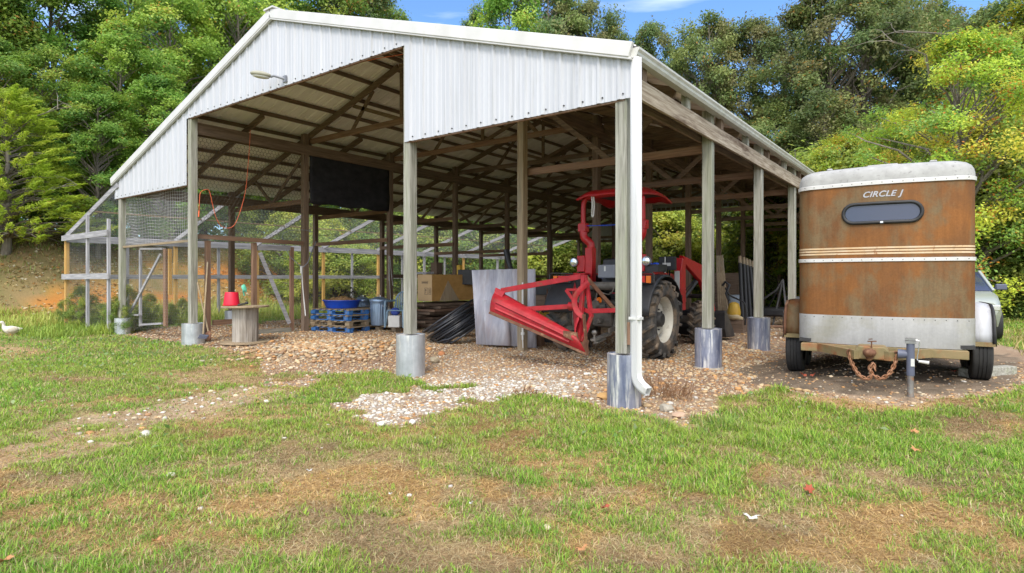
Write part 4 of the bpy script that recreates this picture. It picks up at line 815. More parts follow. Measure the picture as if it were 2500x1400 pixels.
m = MB(); up = (LT - LB).normalized(); m.prism([LT + up * .0 + nrm * .03, LT.lerp(LB, .45) + nrm * .03, (LT.lerp(LB, .45)).lerp(RTp.lerp(RB, .45), .09) + nrm * .03, LT.lerp(RTp, .13) + up * .02 + nrm * .03], nrm * .03); m.build('end_plate', MREDB, bl, bev=.004)
MT = ad(1425, 672, 9.25); HB = ad(1405, 748, 9.35); LA = ad(1408, 850, 9.05); RA = ad(1502, 758, 9.35); MA = ad(1442, 760, 9.2)
def rb(a, b, w, h, name='brace', mt=MREDB): m = MB(); m.beam(a, b, w, h, (0, 0, 1) if abs((b - a).normalized().z) < .9 else (0, 1, 0)); return m.build(name, mt, bl, bev=.004)
rb(LT.lerp(RTp, .08) + nrm * .05, MT + Vector((-.05, 0, -.02)), .03, .085, 'stay'); rb(ad(1262, 756, 9.65), HB, .06, .075, 'stay'); rb(ad(1250, 772, 9.6), ad(1266, 754, 9.6), .05, .07, 'stay')
rb(MT, ad(1412, 850, 9.1), .06, .07, 'mast'); rb(MT + Vector((.03, 0, 0)), ad(1444, 775, 9.2), .05, .07, 'mast'); rb(ad(1444, 772, 9.2), ad(1420, 835, 9.1), .04, .06, 'mast')
rb(MT + Vector((.03, 0, -.02)), RA, .035, .06, 'brace', MRUST); rb(MA, RA, .05, .07, 'brace'); rb(ad(1440, 762, 9.2), HB, .05, .06)
rb(ad(1382, 708, 9.3), ad(1408, 745, 9.2), .03, .05); rb(ad(1382, 708, 9.3), ad(1412, 708, 9.25), .03, .04)
m = MB(); m.cyl(HB + Vector((-.09, -.03, .0)), HB + Vector((.05, -.03, 0)), .07, seg=14); m.build('pivot', MREDB, bl, 40)
# second wing, seen edge on
Y0 = ad(1434, 868, 8.98); rows = []
for i in range(9):
    u = i / 8; b = Y0.lerp(ad(1424, 790, 9.9), u); t = ad(1413, 780, 9.0).lerp(ad(1404, 690, 9.9), u)
    rows.append([t.lerp(b, v / 8) + Vector((-.10, -.05, 0)) * sin(pi * v / 8) for v in range(9)])
m = MB(); m.sheet(rows); m.build('moldboard', MREDB, bl, 50, solid=.016)
m = MB(); m.beam(Y0, Y0 + Vector((-.06, 0, .62)), .018, .07, (0, 1, 0)); m.build('cutting_edge', MRUST, bl)
m = MB(); m.tube(smoothp([ad(1437, 690, 9.15), ad(1412, 712, 9.1), ad(1402, 735, 9.1), ad(1408, 760, 9.08), ad(1424, 775, 9.05)], 5), .022, 6, flat=2.2); m.build('curved_edge', MREDB, bl, 50)
m = MB(); m.prism([ad(1374, 808, 9.05), ad(1408, 812, 9.0), ad(1412, 838, 8.98), ad(1376, 822, 9.03)], (0, .03, 0)); m.build('bracket', MRUST, bl)
m = MB(); m.prism([RB, RB + up * .22, LB.lerp(RB, .9) + up * .2, LB.lerp(RB, .86)], nrm * .03); m.build('end_plate', MRUST, bl)
# ---------------------------------------------------------------- horse trailer
TO = Vector((-.76, 8.61, 0)); TO.z = 0; TRZ = math.asin(.089)
ht = thing('horse_trailer', 'rusty brown horse trailer with white rounded roof parked beside the barn', 'trailer', TO, TRZ, local=True)
LOCAL.add(ht.name); HWD = .95
def outline(ins=0, yb=3.3, n=9, bow=.09, rc=.24):
    w = HWD - ins; P = [(-w, yb - ins)]; r = max(rc - ins * .3, .1)
    for k in range(n + 1):                           # left front corner
        a = pi + (pi / 2) * k / n; P.append((-w + r + cos(a) * r, ins + bow + r + sin(a) * r - 0))
    for k in range(1, 12):
        t = k / 12; x = (-w + r) + 2 * (w - r) * t; P.append((x, ins + bow - bow * sin(pi * t)))
    for k in range(n + 1):
        a = -pi / 2 + (pi / 2) * k / n; P.append((w - r + cos(a) * r, ins + bow + r + sin(a) * r))
    P.append((w, yb - ins)); return P
def fronty(x):
    w = HWD; r = .24; t = (x + w - r) / (2 * (w - r)); return .09 - .09 * sin(pi * min(max(t, 0), 1))
def shell(levels, name, mt, cap=False, yb=3.3, riv=None):
    m = MB(); rows = []
    for z, ins in levels: P = outline(ins, yb); rows.append([Vector((x, y, z)) for x, y in P + [P[0]]])
    m.sheet(rows)
    if cap: m.add(rows[-1][:-1], [tuple(range(len(rows[-1]) - 1))])
    nf = len(m.f)
    if riv:
        x = -.86
        while x < .87: m.cyl((x, fronty(x) - riv[1] - .003, riv[0]), (x, fronty(x) + .01, riv[0]), .0055, seg=6); x += .108
    o = m.build(name, mt, ht, 50)
    if riv:
        o.data.materials.append(MDARK)
        for p in o.data.polygons[nf:]: p.material_index = 1
    return o
shell([(1.015, 0), (1.70, 0)], 'lower_body', MBODY); shell([(1.742, 0), (2.655, 0)], 'upper_body', MBODY)
shell([(.65, -.003), (1.012, -.003), (1.02, .002)], 'kick_panel', MALU, riv=(.99, .003)); shell([(1.698, -.006), (1.70, -.012), (1.742, -.012), (1.744, -.006)], 'trim_strip', MTRIM, riv=(1.721, .012))
shell([(2.65, -.008), (2.652, -.016), (2.695, -.016), (2.70, -.01)], 'roof_trim', MTRIM, riv=(2.675, .016))
shell([(2.698, -.004), (2.75, -.002), (2.80, .008), (2.845, .03), (2.88, .07), (2.905, .13), (2.92, .22), (2.925, .32)], 'roof', MTOP, True)
for x0, x1 in ((-.62, -.55), (-.16, .18), (.5, .58)):
    m = MB(); m.bx(x0, x1, .30, 3.1, 2.915, 2.945); m.build('roof_rib', MTOP, ht, bev=.012)
for z in (1.79, 1.825, 1.86):
    shell([(z, -.0025), (z + .021, -.0025)], 'stripe', MCREAM)
m = MB(); m.bx(-.93, .93, .1, 3.25, .66, .70); m.build('floor', MDARK, ht)
m = MB(); w = HWD - .01; m.bx(-w, w, 3.29, 3.33, .66, 2.6); m.build('tail_gate', MBODY, ht)
# window: frame, pane
def stad(hw, hh, n=10):
    S = hw - hh; q = [-S + 2 * S * k / 12 for k in range(1, 12)]
    return [(S + cos(a) * hh, sin(a) * hh) for a in [-pi / 2 + pi * k / n for k in range(n + 1)]] + [(x, hh) for x in q[::-1]] + [(-S + cos(a) * hh, sin(a) * hh) for a in [pi / 2 + pi * k / n for k in range(n + 1)]] + [(x, -hh) for x in q]
wz = 2.30; m = MB(); P = stad(.415, .118); m.tube([(x, fronty(x) - .010, wz + z) for x, z in P], .022, 8, closed=True); wf = m.build('window', MBLACK, ht, 50)
m = MB(); rows = []
for k in range(41):
    x = -.406 + .812 * k / 40; e = max(0, abs(x) - .297); hz = sqrt(max(.109 ** 2 - e * e, 1e-8)); rows.append([Vector((x, fronty(x) - .004, wz - hz)), Vector((x, fronty(x) - .004, wz + hz))])
m.sheet(rows); m.build('pane', MGLASS, wf, 40)
m = MB(); m.box((0, fronty(0) - .028, wz - .118), (.03, .01, .022)); m.build('clip', MSTEEL, wf)
# lettering
cu = bpy.data.curves.new('lettering', 'FONT'); cu.body = 'CIRCLE J'; cu.size = .098; cu.shear = .32; cu.align_x = 'CENTER'; cu.extrude = .001; cu.offset = .0022; cu.space_character = 1.04; cu.space_word = 1.3
to = bpy.data.objects.new('lettering_tmp', cu); C.objects.link(to); bpy.context.view_layer.update()
me = bpy.data.meshes.new_from_object(to.evaluated_get(bpy.context.evaluated_depsgraph_get())); bpy.data.objects.remove(to)
for v in me.vertices:
    x, z, e = v.co.x * 1.06, v.co.y, v.co.z; v.co = Vector((x + .0, fronty(x) - .004 - e, 2.50 + z))
me.materials.clear(); me.materials.append(MLETTER); lo_ = bpy.data.objects.new('lettering', me); C.objects.link(lo_); lo_.parent = ht; LOCAL.add(lo_.name)
# chassis, tongue, coupler, chains, jack
m = MB(); m.bx(-.90, .86, -.02, .10, .545, .645); m.bx(-.86, -.78, .1, 3.2, .55, .64); m.bx(.78, .86, .1, 3.2, .55, .64); m.build('chassis_beam', MOLIVE, ht, bev=.006)
m = MB(); cx = -.10
for s in (-1, 1): m.beam((cx + s * .62, .05, .60), (cx + s * .15, -.62, .60), .06, .10)
m.build('tongue', MOLIVE, ht)
m = MB(); m.prism([(cx - .17, -.60, .55), (cx + .17, -.60, .55), (cx + .17, -.60, .66), (cx + .13, -.60, .70), (cx - .13, -.60, .70), (cx - .17, -.60, .66)], (0, .30, 0)); m.build('coupler_housing', MOLIVE, ht, bev=.012)
m = MB(); m.ball((cx - .02, -.66, .635), .07, (1, 1.1, .72), 14); m.cyl((cx - .02, -.62, .60), (cx - .02, -.66, .56), .05, .03, 12); m.cyl((cx + .0, -.60, .69), (cx, -.60, .76), .008, seg=6); m.beam((cx - .04, -.60, .76), (cx + .05, -.60, .765), .02, .012); m.beam((cx - .03, -.6, .785), (cx + .01, -.6, .79), .015, .01); m.build('coupler', MRUST, ht, 50)
def chain(P, nl, r=.0085, L=.034):
    m = MB(); P = smoothp([Vector(p) for p in P], 12); tot = [0]
    for a, b in zip(P[:-1], P[1:]): tot.append(tot[-1] + (b - a).length)
    for k in range(nl):
        s = tot[-1] * (k + .5) / nl; i = max(j for j in range(len(tot)) if tot[j] <= s); i = min(i, len(P) - 2); c = P[i].lerp(P[i + 1], (s - tot[i]) / max(tot[i + 1] - tot[i], 1e-6)); d = (P[i + 1] - P[i]).normalized()
        _, a, b = frame(d, (0, 1, 0)); a = a if k % 2 else b
        m.tube([c + d * (cos(t) * L) + a * (sin(t) * L * .52) for t in [2 * pi * q / 12 for q in range(12)]], r, 6, closed=True)
    return m.build('safety_chain', MCHAIN, ht, 60)
chain([(cx - .22, -.56, .60), (cx - .20, -.58, .50), (cx - .13, -.6, .37), (cx - .05, -.6, .325), (cx + .0, -.6, .37), (cx - .015, -.6, .45), (cx + .01, -.6, .50), (cx + .035, -.6, .44)], 19)
chain([(cx + .24, -.56, .61), (cx + .22, -.58, .50), (cx + .16, -.6, .39), (cx + .08, -.6, .34), (cx + .015, -.6, .38)], 11)
m = MB()
for sx in (-.22, .24): m.tube([Vector((cx + sx + .0 * cos(a), -.56, .615)) + Vector((cos(a) * .028, 0, sin(a) * .035)) for a in [pi * 1.6 * k / 10 - .4 for k in range(11)]], .011, 6)
m.build('shackle', MRUST, ht, 60)
jx, jy = .275, -.60; jg = gz1(*((TO + Matrix.Rotation(TRZ, 3, 'Z') @ Vector((jx, jy, 0))).xy))
m = MB(); m.cyl((jx, jy, .40), (jx, jy, .76), .040, seg=18); jk = m.build('jack', MJACK, ht, 40)
m = MB(); m.cyl((jx, jy, jg - .03), (jx, jy, .42), .033, seg=16); m.build('inner_leg', M('worn_jack_leg', (.16, .15, .15), (.30, .29, .27), (6, 6, 8), .5, .5, 0, 5, .3, .7, (.30, .13, .05), (4, 4, 9), .5, .6), jk, 40)
m = MB(); m.box((jx, jy, .775), (.105, .085, .03)); m.box((jx, jy, .81), (.10, .07, .02)); m.build('jack_cap', M('jack_cap_metal', (.20, .20, .20), (.32, .32, .31), (8, 8, 8), .5, .5), jk)
m = MB(); m.cyl((jx - .12, jy + .02, .635), (jx - .02, jy + .02, .635), .055, .045, 16); m.build('pivot_mount', MJACK, jk, 40)
m = MB(); m.tube([(jx + .05, jy, .80), (jx + .085, jy, .79), (jx + .075, jy, .68), (jx + .06, jy, .585), (jx + .075, jy, .565)], .006, 6); m.build('crank', MSTEEL, jk)
m = MB(); m.cyl((jx + .075, jy - .01, .565), (jx + .17, jy - .01, .555), .014, .021, 10); m.build('crank_handle', MWPLAS, jk, 40)
m = MB(); m.box((jx + .018, jy - .042, .55), (.035, .006, .085)); m.build('sticker', MWPLAS, jk)
# mudguards and wheels
for s in (-1, 1):
    xo = 1.19
    m = MB(); prof_ = [(.70, .68), (.70, .80), (.74, .98), (.84, 1.10), (1.0, 1.155), (1.3, 1.16), (1.9, 1.155), (2.12, 1.10), (2.24, .97), (2.28, .75), (2.28, .68)]
    m.sheet([[Vector((s * x, y, z)) for x in (HWD + .002, xo - .03)] for y, z in prof_]); o = m.build('mudguard', MBODY if s < 0 else MWHITE, ht, 40, solid=.006)
    m = MB(); m.sheet([[Vector((s * (xo - .03), y - .015, z + .004)), Vector((s * xo, y - .012, z + .002)), Vector((s * (xo + .008), y, z - .03))] for y, z in prof_]); m.build('fender_lip', MBLACK if s > 0 else MRUST, o, 50, solid=.012)
    m = MB(); m.sheet([[Vector((s * (xo - .004), y, z)), Vector((s * (xo - .004), y, max(.69, z - .16)))] for y, z in prof_]); m.build('fender_skirt', MALU, o, solid=.006)
    m = MB(); m.bx(s * HWD * .98, s * xo, .69, .72, .645, .70); m.build('fender_bracket', MOLIVE, o)
    for yw in (1.06, 1.86):
        c = Vector((s * 1.07, yw, 0)); wp = TO + Matrix.Rotation(TRZ, 3, 'Z') @ c; c.z = gz1(wp.x, wp.y) + .345
        m = MB(); h = .105; R = .35; m.lathe([(.19, -h), (R * .8, -h * 1.08), (R * .97, -h * .95), (R, -h * .8), (R, -h * .42), (R - .008, -h * .40), (R - .008, -h * .34), (R, -h * .32), (R, -h * .05), (R - .008, -h * .03), (R - .008, h * .03), (R, h * .05), (R, h * .32), (R - .008, h * .34), (R - .008, h * .4), (R, h * .42), (R, h * .8), (R * .97, h * .95), (R * .8, h * 1.08), (.19, h)], c, (s, 0, 0), 36, False)
        wl = m.build('wheel', MTYREC, ht, 30)
        m = MB(); m.lathe([(.001, h * .5), (.05, h * .5), (.08, h * .2), (.17, h * .3), (.19, h * .9)], c, (s, 0, 0), 24, False); m.build('rim', MTRIM, wl, 40)
m = MB()
for yw in (1.06, 1.86): m.cyl((-1.0, yw, .56), (1.0, yw, .56), .035, seg=10); 
m.box((.62, .9, .52), (.06, .5, .06)); m.build('axle', MDARK, ht)
# timber behind the wheel
a, b = oz(2352, 912, .24), oz(2470, 905, .24); m = MB(); m.beam(a, b, .14, .13); solo(m, 'timber_block', WG['x'], 'grey squared timber lying on the ground behind the trailer wheel', 'timber', bev=.006)
# car beyond the trailer
cd_ = 12.2; co = gp(2330, cd_); crz = radians(6); car = thing('parked_car', 'pale silver green car mostly hidden behind the trailer', 'car', co, crz, local=True)
m = MB(); rows = []
SEC = [(0, .55, .80, .72), (.12, .32, .88, .78), (.9, .26, .98, .86), (1.35, .26, 1.02, .88), (2.0, .26, 1.04, .88), (3.2, .26, 1.04, .88), (4.0, .28, 1.02, .86), (4.35, .40, .98, .80)]
for y, zb, zt, w in SEC: rows.append([Vector(p) for p in ((-w * .92, y, zb), (-w, y, (zb + zt) / 2), (-w * .96, y, zt - .06), (-w * .86, y, zt), (w * .86, y, zt), (w * .96, y, zt - .06), (w, y, (zb + zt) / 2), (w * .92, y, zb))])
m.sheet([r + [r[0]] for r in rows]); m.add(rows[0], [tuple(range(8))]); m.add(rows[-1], [tuple(range(8))]); bd = m.build('body', MCAR, car, 40)
m = MB(); rows = []
for y, z, w in ((1.25, 1.02, .80), (1.95, 1.42, .66), (2.3, 1.47, .64), (3.3, 1.45, .63), (4.1, 1.02, .74)): rows.append([Vector((-w - .02, y, 1.0)), Vector((-w, y, z - .02)), Vector((-w * .9, y, z)), Vector((w * .9, y, z)), Vector((w, y, z - .02)), Vector((w + .02, y, 1.0))])
m.sheet(rows); m.build('window', MGLASS, car, 40)
m = MB(); m.beam((-.64, 2.3, 1.485), (-.62, 3.3, 1.465), .05, .03); m.bx(-.62, .62, 2.2, 3.35, 1.475, 1.50); m.beam((.81, 1.3, 1.03), (.655, 2.0, 1.45), .06, .05); m.beam((-.81, 1.3, 1.03), (-.655, 2.0, 1.45), .06, .05); m.build('roof', MCAR, car, bev=.01)
for s in (-1, 1):
    m = MB(); m.box((s * .99, 1.62, 1.10), (.20, .10, .13)); m.beam((s * .85, 1.64, 1.05), (s * .93, 1.63, 1.08), .04, .04); m.build('mirror', MJACK, car, bev=.03)
    m = MB(); m.box((s * .60, .03, .70), (.30, .08, .12)); m.build('headlight', MCHROME, car, bev=.02)
    for y in (.85, 3.5):
        m = MB(); m.lathe([(.02, 0), (.18, .03), (.2, .08), (.31, .09), (.325, .04), (.325, -.08), (.3, -.1)], (s * .78, y, .33), (s, 0, 0), 28); m.build('wheel', MTYREC, car, 30)
# ---------------------------------------------------------------- things in and round the barn
def lay(px, d, dz=0): p = gp(px, d); p.z += dz; return p
# cable spool table with what stands on it
sp = lay(599, 13.3); spool = thing('cable_spool', 'grey wooden cable spool standing as a table in the barn mouth', 'cable spool', sp)
def disc(z, r, t, name, tilt=0):
    m = MB(); pts = []
    for k in range(40):
        a = 2 * pi * k / 40; q = r * (1 if k % 9 else .985); pts.append((sp.x + cos(a) * q, sp.y + sin(a) * q, sp.z + z + tilt * cos(a)))
    m.prism(pts, (0, 0, t)); return m.build(name, WT['x'], spool, bev=.006)
disc(.0, .52, .04, 'lower_disc'); disc(.79, .50, .04, 'upper_disc', .008)
m = MB(); n = 14; outer = []
for k in range(n):                                                    # barrel of upright staves
    a0, a1 = 2 * pi * k / n + .008, 2 * pi * (k + 1) / n - .008; r1, r0 = .275, .245
    m.prism([(sp.x + cos(a) * r, sp.y + sin(a) * r, sp.z + .04) for a, r in ((a0, r0), (a1, r0), (a1, r1), (a0, r1))], (0, 0, .75))
m.build('barrel', WGREY, spool)
c = Vector((sp.x - .29, sp.y - .16, sp.z + .835)); m = MB(); m.lathe([(.185, 0), (.19, .02), (.172, .022), (.138, .285), (.132, .295), (.001, .295)], c, seg=32, caps=False); solo(m, 'bucket', MREDP, 'red plastic bucket upside down on the cable spool', 'bucket', smooth=35)
m = MB(); c = Vector((sp.x + .08, sp.y - .12, sp.z + .85)); m.tube([c + Vector((-.16, 0, 0)), c + Vector((-.02, .01, .02)), c + Vector((.08, .03, .03))], .022, 8); m.ball(c + Vector((.12, .04, .05)), .045, (1, .8, .8), 10); m.tube([c + Vector((-.02, 0, .02)), c + Vector((-.07, -.06, .0))], .014, 6); solo(m, 'hose_nozzle', MDARK, 'small dark metal tool lying on the spool beside the bucket', 'tool', smooth=50)
m = MB(); c = ox(594, 705, CB + .12); rows = []
for i in range(9):
    a = -1.2 + 2.4 * i / 8; rows.append([c + Vector((.02 + .05 * sin(v * 2), sin(a) * (.07 - .03 * v), .10 * cos(a) * (1 - v * .5) - v * .12)) for v in (0, .35, .7, 1.0)])
m.sheet(rows); m.beam(c + Vector((.03, -.02, -.05)), c + Vector((.03, .01, -.17)), .025, .02); solo(m, 'plastic_scoop', MMINT, 'mint green plastic scoop hanging on the fence behind the red bucket', 'scoop', smooth=60, solid=.008)
# shovel and rake
def tool(name, lab, cat, a, b, head, mt=WT['z']):
    t = thing(name, lab, cat, (b.x, b.y, gz1(b.x, b.y))); m = MB(); m.cyl(a, b, .016, .018, 10); m.build('handle', mt, t, 40); head(t, a, b); return t
a, b = ad(482, 690, 13.2), ad(509, 812, 12.9)
def shead(t, a, b):
    d = (b - a).normalized(); s = d.cross(Vector((0, -1, .1))).normalized(); m = MB(); rows = []
    for i in range(6):
        v = i / 5; w = .115 * (1 - .75 * max(0, v - .5) ** 2 * 4 * .6); rows.append([b + d * (.0 + .20 * v) + s * (w * u) + Vector((0, -.02 - .03 * (1 - u * u), 0)) for u in (-1, -.5, 0, .5, 1)])
    m.sheet(rows); m.build('blade', MRUST, t, 50, solid=.006)
tool('shovel', 'rusty round point shovel leaning on the left inner post', 'shovel', a, b, shead)
a, b = ad(507, 640, 13.1), ad(496, 816, 12.85)
def rhead(t, a, b):
    m = MB(); m.beam(b + Vector((-.14, 0, -.03)), b + Vector((.14, .05, -.03)), .03, .03)
    for k in range(8): q = b + Vector((-.13 + .037 * k, .006 * k, -.03)); m.beam(q, q + Vector((0, -.05, -.07)), .012, .012)
    m.build('rake_head', MJACK, t)
tool('rake', 'pale handled rake with slate head beside the shovel', 'rake', a, b, rhead)
# pallets
pz = radians(8.1); pc0 = lay(829, 15.3); PS = 1.36
def pallet(lab, mtd, mtb):
    r = thing('pallet', lab, 'pallet', (0, 0, 0), 0, 'stacked pallets', True); LOCAL.add(r.name); m = MB()
    for k in range(7): x = -PS / 2 + .05 + k * (PS - .1) / 6; m.bx(x - .05, x + .05, -PS / 2, PS / 2, .122, .144)
    m.build('deck', mtd, r)
    for x in (-.60, 0, .60):
        m = MB(); m.bx(-PS / 2, PS / 2, x - .05 + (.03 if x < 0 else -.03 if x > 0 else 0), x + .05 + (.03 if x < 0 else -.03 if x > 0 else 0), .10, .1215); m.build('stringer', mtb, r)
        m = MB(); m.bx(-PS / 2, PS / 2, x - .05, x + .05, 0, .02); m.build('skid', mtb, r)
        for y in (-.605, 0, .605): m = MB(); m.bx(x - .075, x + .075, y - .07, y + .07, .021, .0995); m.build('block', mtb, r)
    return r
labs = ['wooden pallet with blue blocks at the bottom of the stack', 'bare brown wooden pallet third from the top of the stack', 'blue pallet second from the top of the stack', 'blue pallet on top of the stack under the paddling pool']
tops = []
PM = [(WT['y'], MPALB), (WT['y'], WT['x']), (WT['y'], MPALB), (WT['y'], MPALB)]
back = (FW * .9).normalized(); pcen = pc0 + Vector((FW.x, FW.y, 0)) * .75
for i in range(4):
    r = pallet(labs[i], *PM[i]); r.location = (pcen.x + (.05 if i == 0 else -.01 * i), pcen.y + .012 * i, pcen.z + .148 * i); r.rotation_euler = (0, 0, pz + radians((0, 1.5, -1, .7)[i]))
r = pallet('low brown pallet under the steel bin and chair', WT['y'], WT['x']); lp = lay(966, 16.4); r.location = (lp.x, lp.y, lp.z); r.rotation_euler = (0, 0, .05)
PZ = pcen.z + .148 * 4
# paddling pool with straw and wilted plants
pl = Vector((pcen.x - .22, pcen.y - .02, PZ)); R = .50; m = MB(); prof_ = [(.001, 0), (R * .80, 0), (R * .84, .03), (R * .95, .17), (R, .19), (R + .015, .20), (R + .01, .215), (R - .02, .21), (R * .90, .17), (R * .78, .03), (.001, .025)]
m.lathe(prof_, pl, seg=44, caps=False)
for k in range(44):
    pass
pool = solo(m, 'paddling_pool', MPLUMB, 'bright blue plastic paddling pool on top of the pallets', 'paddling pool', smooth=40)
m = MB(); r_ = random.Random(5)
def mound(c, R, h, n=9, seg=26, seed=1):
    q = MB(); rr = random.Random(seed); rows = []
    for i in range(n + 1):
        t = i / n; rows.append([Vector((c.x + cos(a) * R * t, c.y + sin(a) * R * t, c.z + h * (1 - t * t) + rr.uniform(-.02, .02) * (t < 1))) for a in [2 * pi * k / seg for k in range(seg)]])
    for r in rows: r.append(r[0])
    q.sheet(rows); return q
m = mound(pl + Vector((0, 0, .15)), R * .88, .13, seed=2)
for i in range(420):
    a = r_.uniform(0, 6.28); t = sqrt(r_.random()) * R * .85; c = pl + Vector((cos(a) * t, sin(a) * t, .16 + .13 * (1 - (t / R) ** 2))); d = Vector((r_.gauss(0, 1), r_.gauss(0, 1), r_.gauss(0, .5))).normalized(); m.tube([c - d * .04, c + d * .05], .003, 3, caps=False)
solo(m, 'straw', MSTRAW, 'brown straw heaped in the paddling pool', 'straw')
for px, lab, n in ((813, 'dark wilted potted plant on the left in the pool', 34), (852, 'smaller dark wilted plant on the right in the pool', 22)):
    c = pl + Vector(((-.10 if px < 830 else .20), (-.10 if px < 830 else .14), .22)); t = thing('wilted_plant', lab, 'plant', c, 0, 'wilted plants'); m = MB(); tips = []
    for i in range(9):
        e = c + Vector((r_.gauss(0, .09), r_.gauss(0, .09), r_.uniform(.15, .32 if px < 830 else .27))); m.tube([c + Vector((r_.gauss(0, .03), r_.gauss(0, .03), 0)), c.lerp(e, .5), e], [.007, .005, .003], 5); tips.append(e)
    m.build('stem', MWILT, t); m = MB()
    for i in range(n):
        e = r_.choice(tips) + Vector((r_.gauss(0, .05), r_.gauss(0, .05), r_.gauss(-.03, .05))); R3 = rotm(r_.uniform(-1.5, 1.5), r_.uniform(-1.5, 1.5), r_.uniform(0, 6)); m.add([e + R3 @ Vector(p) for p in ((-.05, 0, 0), (0, -.03, .01), (.055, 0, 0), (0, .03, .01))], [(0, 1, 2, 3)])
    m.build('foliage', MWILT, t); 
# bins
def binn(p, lab, r=.235, h=.66):
    t = thing('dustbin', lab, 'bin', p); m = MB(); seg = 96; rows = []
    for z, rr, rib in ((0, r * .86, 0), (.04, r * .88, 0), (.07, r * .88, 1), (h - .14, r * .97, 1), (h - .10, r * .975, 0), (h - .02, r, 0), (h, r + .012, 0)):
        rows.append([Vector((p.x + cos(a) * q, p.y + sin(a) * q, p.z + z)) for k in range(seg + 1) for a in (2 * pi * k / seg,) for q in (rr + rib * (.008 if (k // 2) % 2 else -.002),)])
    m.sheet(rows); m.build('can', MGALVS, t, 50)
    m = MB(); m.lathe([(r + .022, h - .03), (r + .026, h + .01), (r + .02, h + .025), (r * .8, h + .045), (r * .45, h + .085), (.001, h + .10)], p, seg=40, caps=False); ld = m.build('lid', MGALVS, t, 40)
    m = MB(); m.tube([p + Vector((-.06, 0, h + .09)), p + Vector((-.05, 0, h + .135)), p + Vector((.05, 0, h + .135)), p + Vector((.06, 0, h + .09))], .009, 6); m.build('lid_handle', MSTEEL, ld)
    m = MB(); q = p + Vector((.8 * (r + .01), -.6 * .0, h - .16)); m.tube([q + Vector((0, -.06, .04)), q + Vector((.05, -.06, 0)), q + Vector((.05, .06, 0)), q + Vector((0, .06, .04))], .008, 6); m.build('side_handle', MSTEEL, t)
MGALVS = M('blue_galvanised_sheet', (.19, .28, .42), (.33, .43, .57), (7, 7, 2), .35, .6, 0, 5, .3, .7)
binn(lay(925, 15.9, .145), 'ribbed steel dustbin with lid beside the blue pallets'); binn(lay(884, 17.3, .1), 'second steel dustbin behind the pallet stack, only its lid showing')
# twine on post
m = MB(); y = YK[2]
for dx, L in ((-.02, .75), (.03, .9), (.0, 1.35)): m.tube(smoothp([Vector((CB + .09, YK[2] - .1 + dx, 2.15)), Vector((CB + .10, YK[2] - .1 + dx * 2, 2.15 - L * .5)), Vector((CB + .12, YK[2] - .08 + dx * 3, 2.15 - L))]), .006, 4)
solo(m, 'twine', MNET, 'pale baling twine hanging on the post above the steel bin', 'twine')
# chair, white box, cloth
cp = lay(974, 15.4, .14); ch = thing('garden_chair', 'blue grey plastic garden chair half hidden behind a front post', 'chair', cp); cr = rotm(0, 0, radians(20))
def cpt(x, y, z): return cp + cr @ Vector((x, y, z))
for sx in (-1, 1):
    for sy in (-1, 1): m = MB(); m.tube([cpt(sx * .26, sy * .26, 0), cpt(sx * .22, sy * .2, .42)], [.022, .03], 8); m.build('leg', MCHAIR, ch, 40)
    m = MB(); m.tube(smoothp([cpt(sx * .26, -.26, .0), cpt(sx * .27, -.24, .60), cpt(sx * .26, -.1, .66), cpt(sx * .25, .25, .67)]), .025, 8); m.build('armrest', MCHAIR, ch, 40)
m = MB(); m.box(cpt(0, 0, .43), (.48, .46, .03), cr); m.build('seat', MCHAIR, ch, bev=.012)
m = MB(); ca = [cpt(cos(a) * .25, .24 + .06 * 1, .62 + sin(a) * .28) for a in [pi * k / 14 for k in range(15)]]; m.tube([cpt(.25, .22, .42)] + ca + [cpt(-.25, .22, .42)], .022, 8)
for i in range(-4, 5): m.beam(cpt(i * .045, .23, .43), cpt(i * .058, .30, .62 + sqrt(max(0, 1 - (i * .058 / .25) ** 2)) * .27), .028, .012, (0, 1, 0))
m.build('backrest', MCHAIR, ch, 40)
p = lay(965, 15.3, .145); solo(MB().box((p.x, p.y, p.z + .15), (.3, .24, .3), rotm(0, 0, .5)), 'white_box', MWPLAS, 'white box on the low pallet beside the steel bin', 'box', bev=.01)
m = MB(); m.ball((p.x + .0, p.y, p.z + .40), .14, (1, .8, .75), 12); 
solo(m, 'blue_cloth', M('navy_cloth', (.02, .04, .22), (.05, .09, .36), (8, 8, 8), .9, 0, .6), 'crumpled navy cloth on the white box', 'cloth', smooth=60)
m = MB(); p = lay(945, 16.0, .15); m.ball((p.x, p.y, p.z + .26), .16, (.8, .8, 1.6), 12); solo(m, 'feed_sack', M('sack_cloth', (.42, .40, .36), (.55, .53, .49), (5, 5, 5), .9, 0, .5), 'pale full sack squeezed behind the steel bin', 'sack', smooth=60)
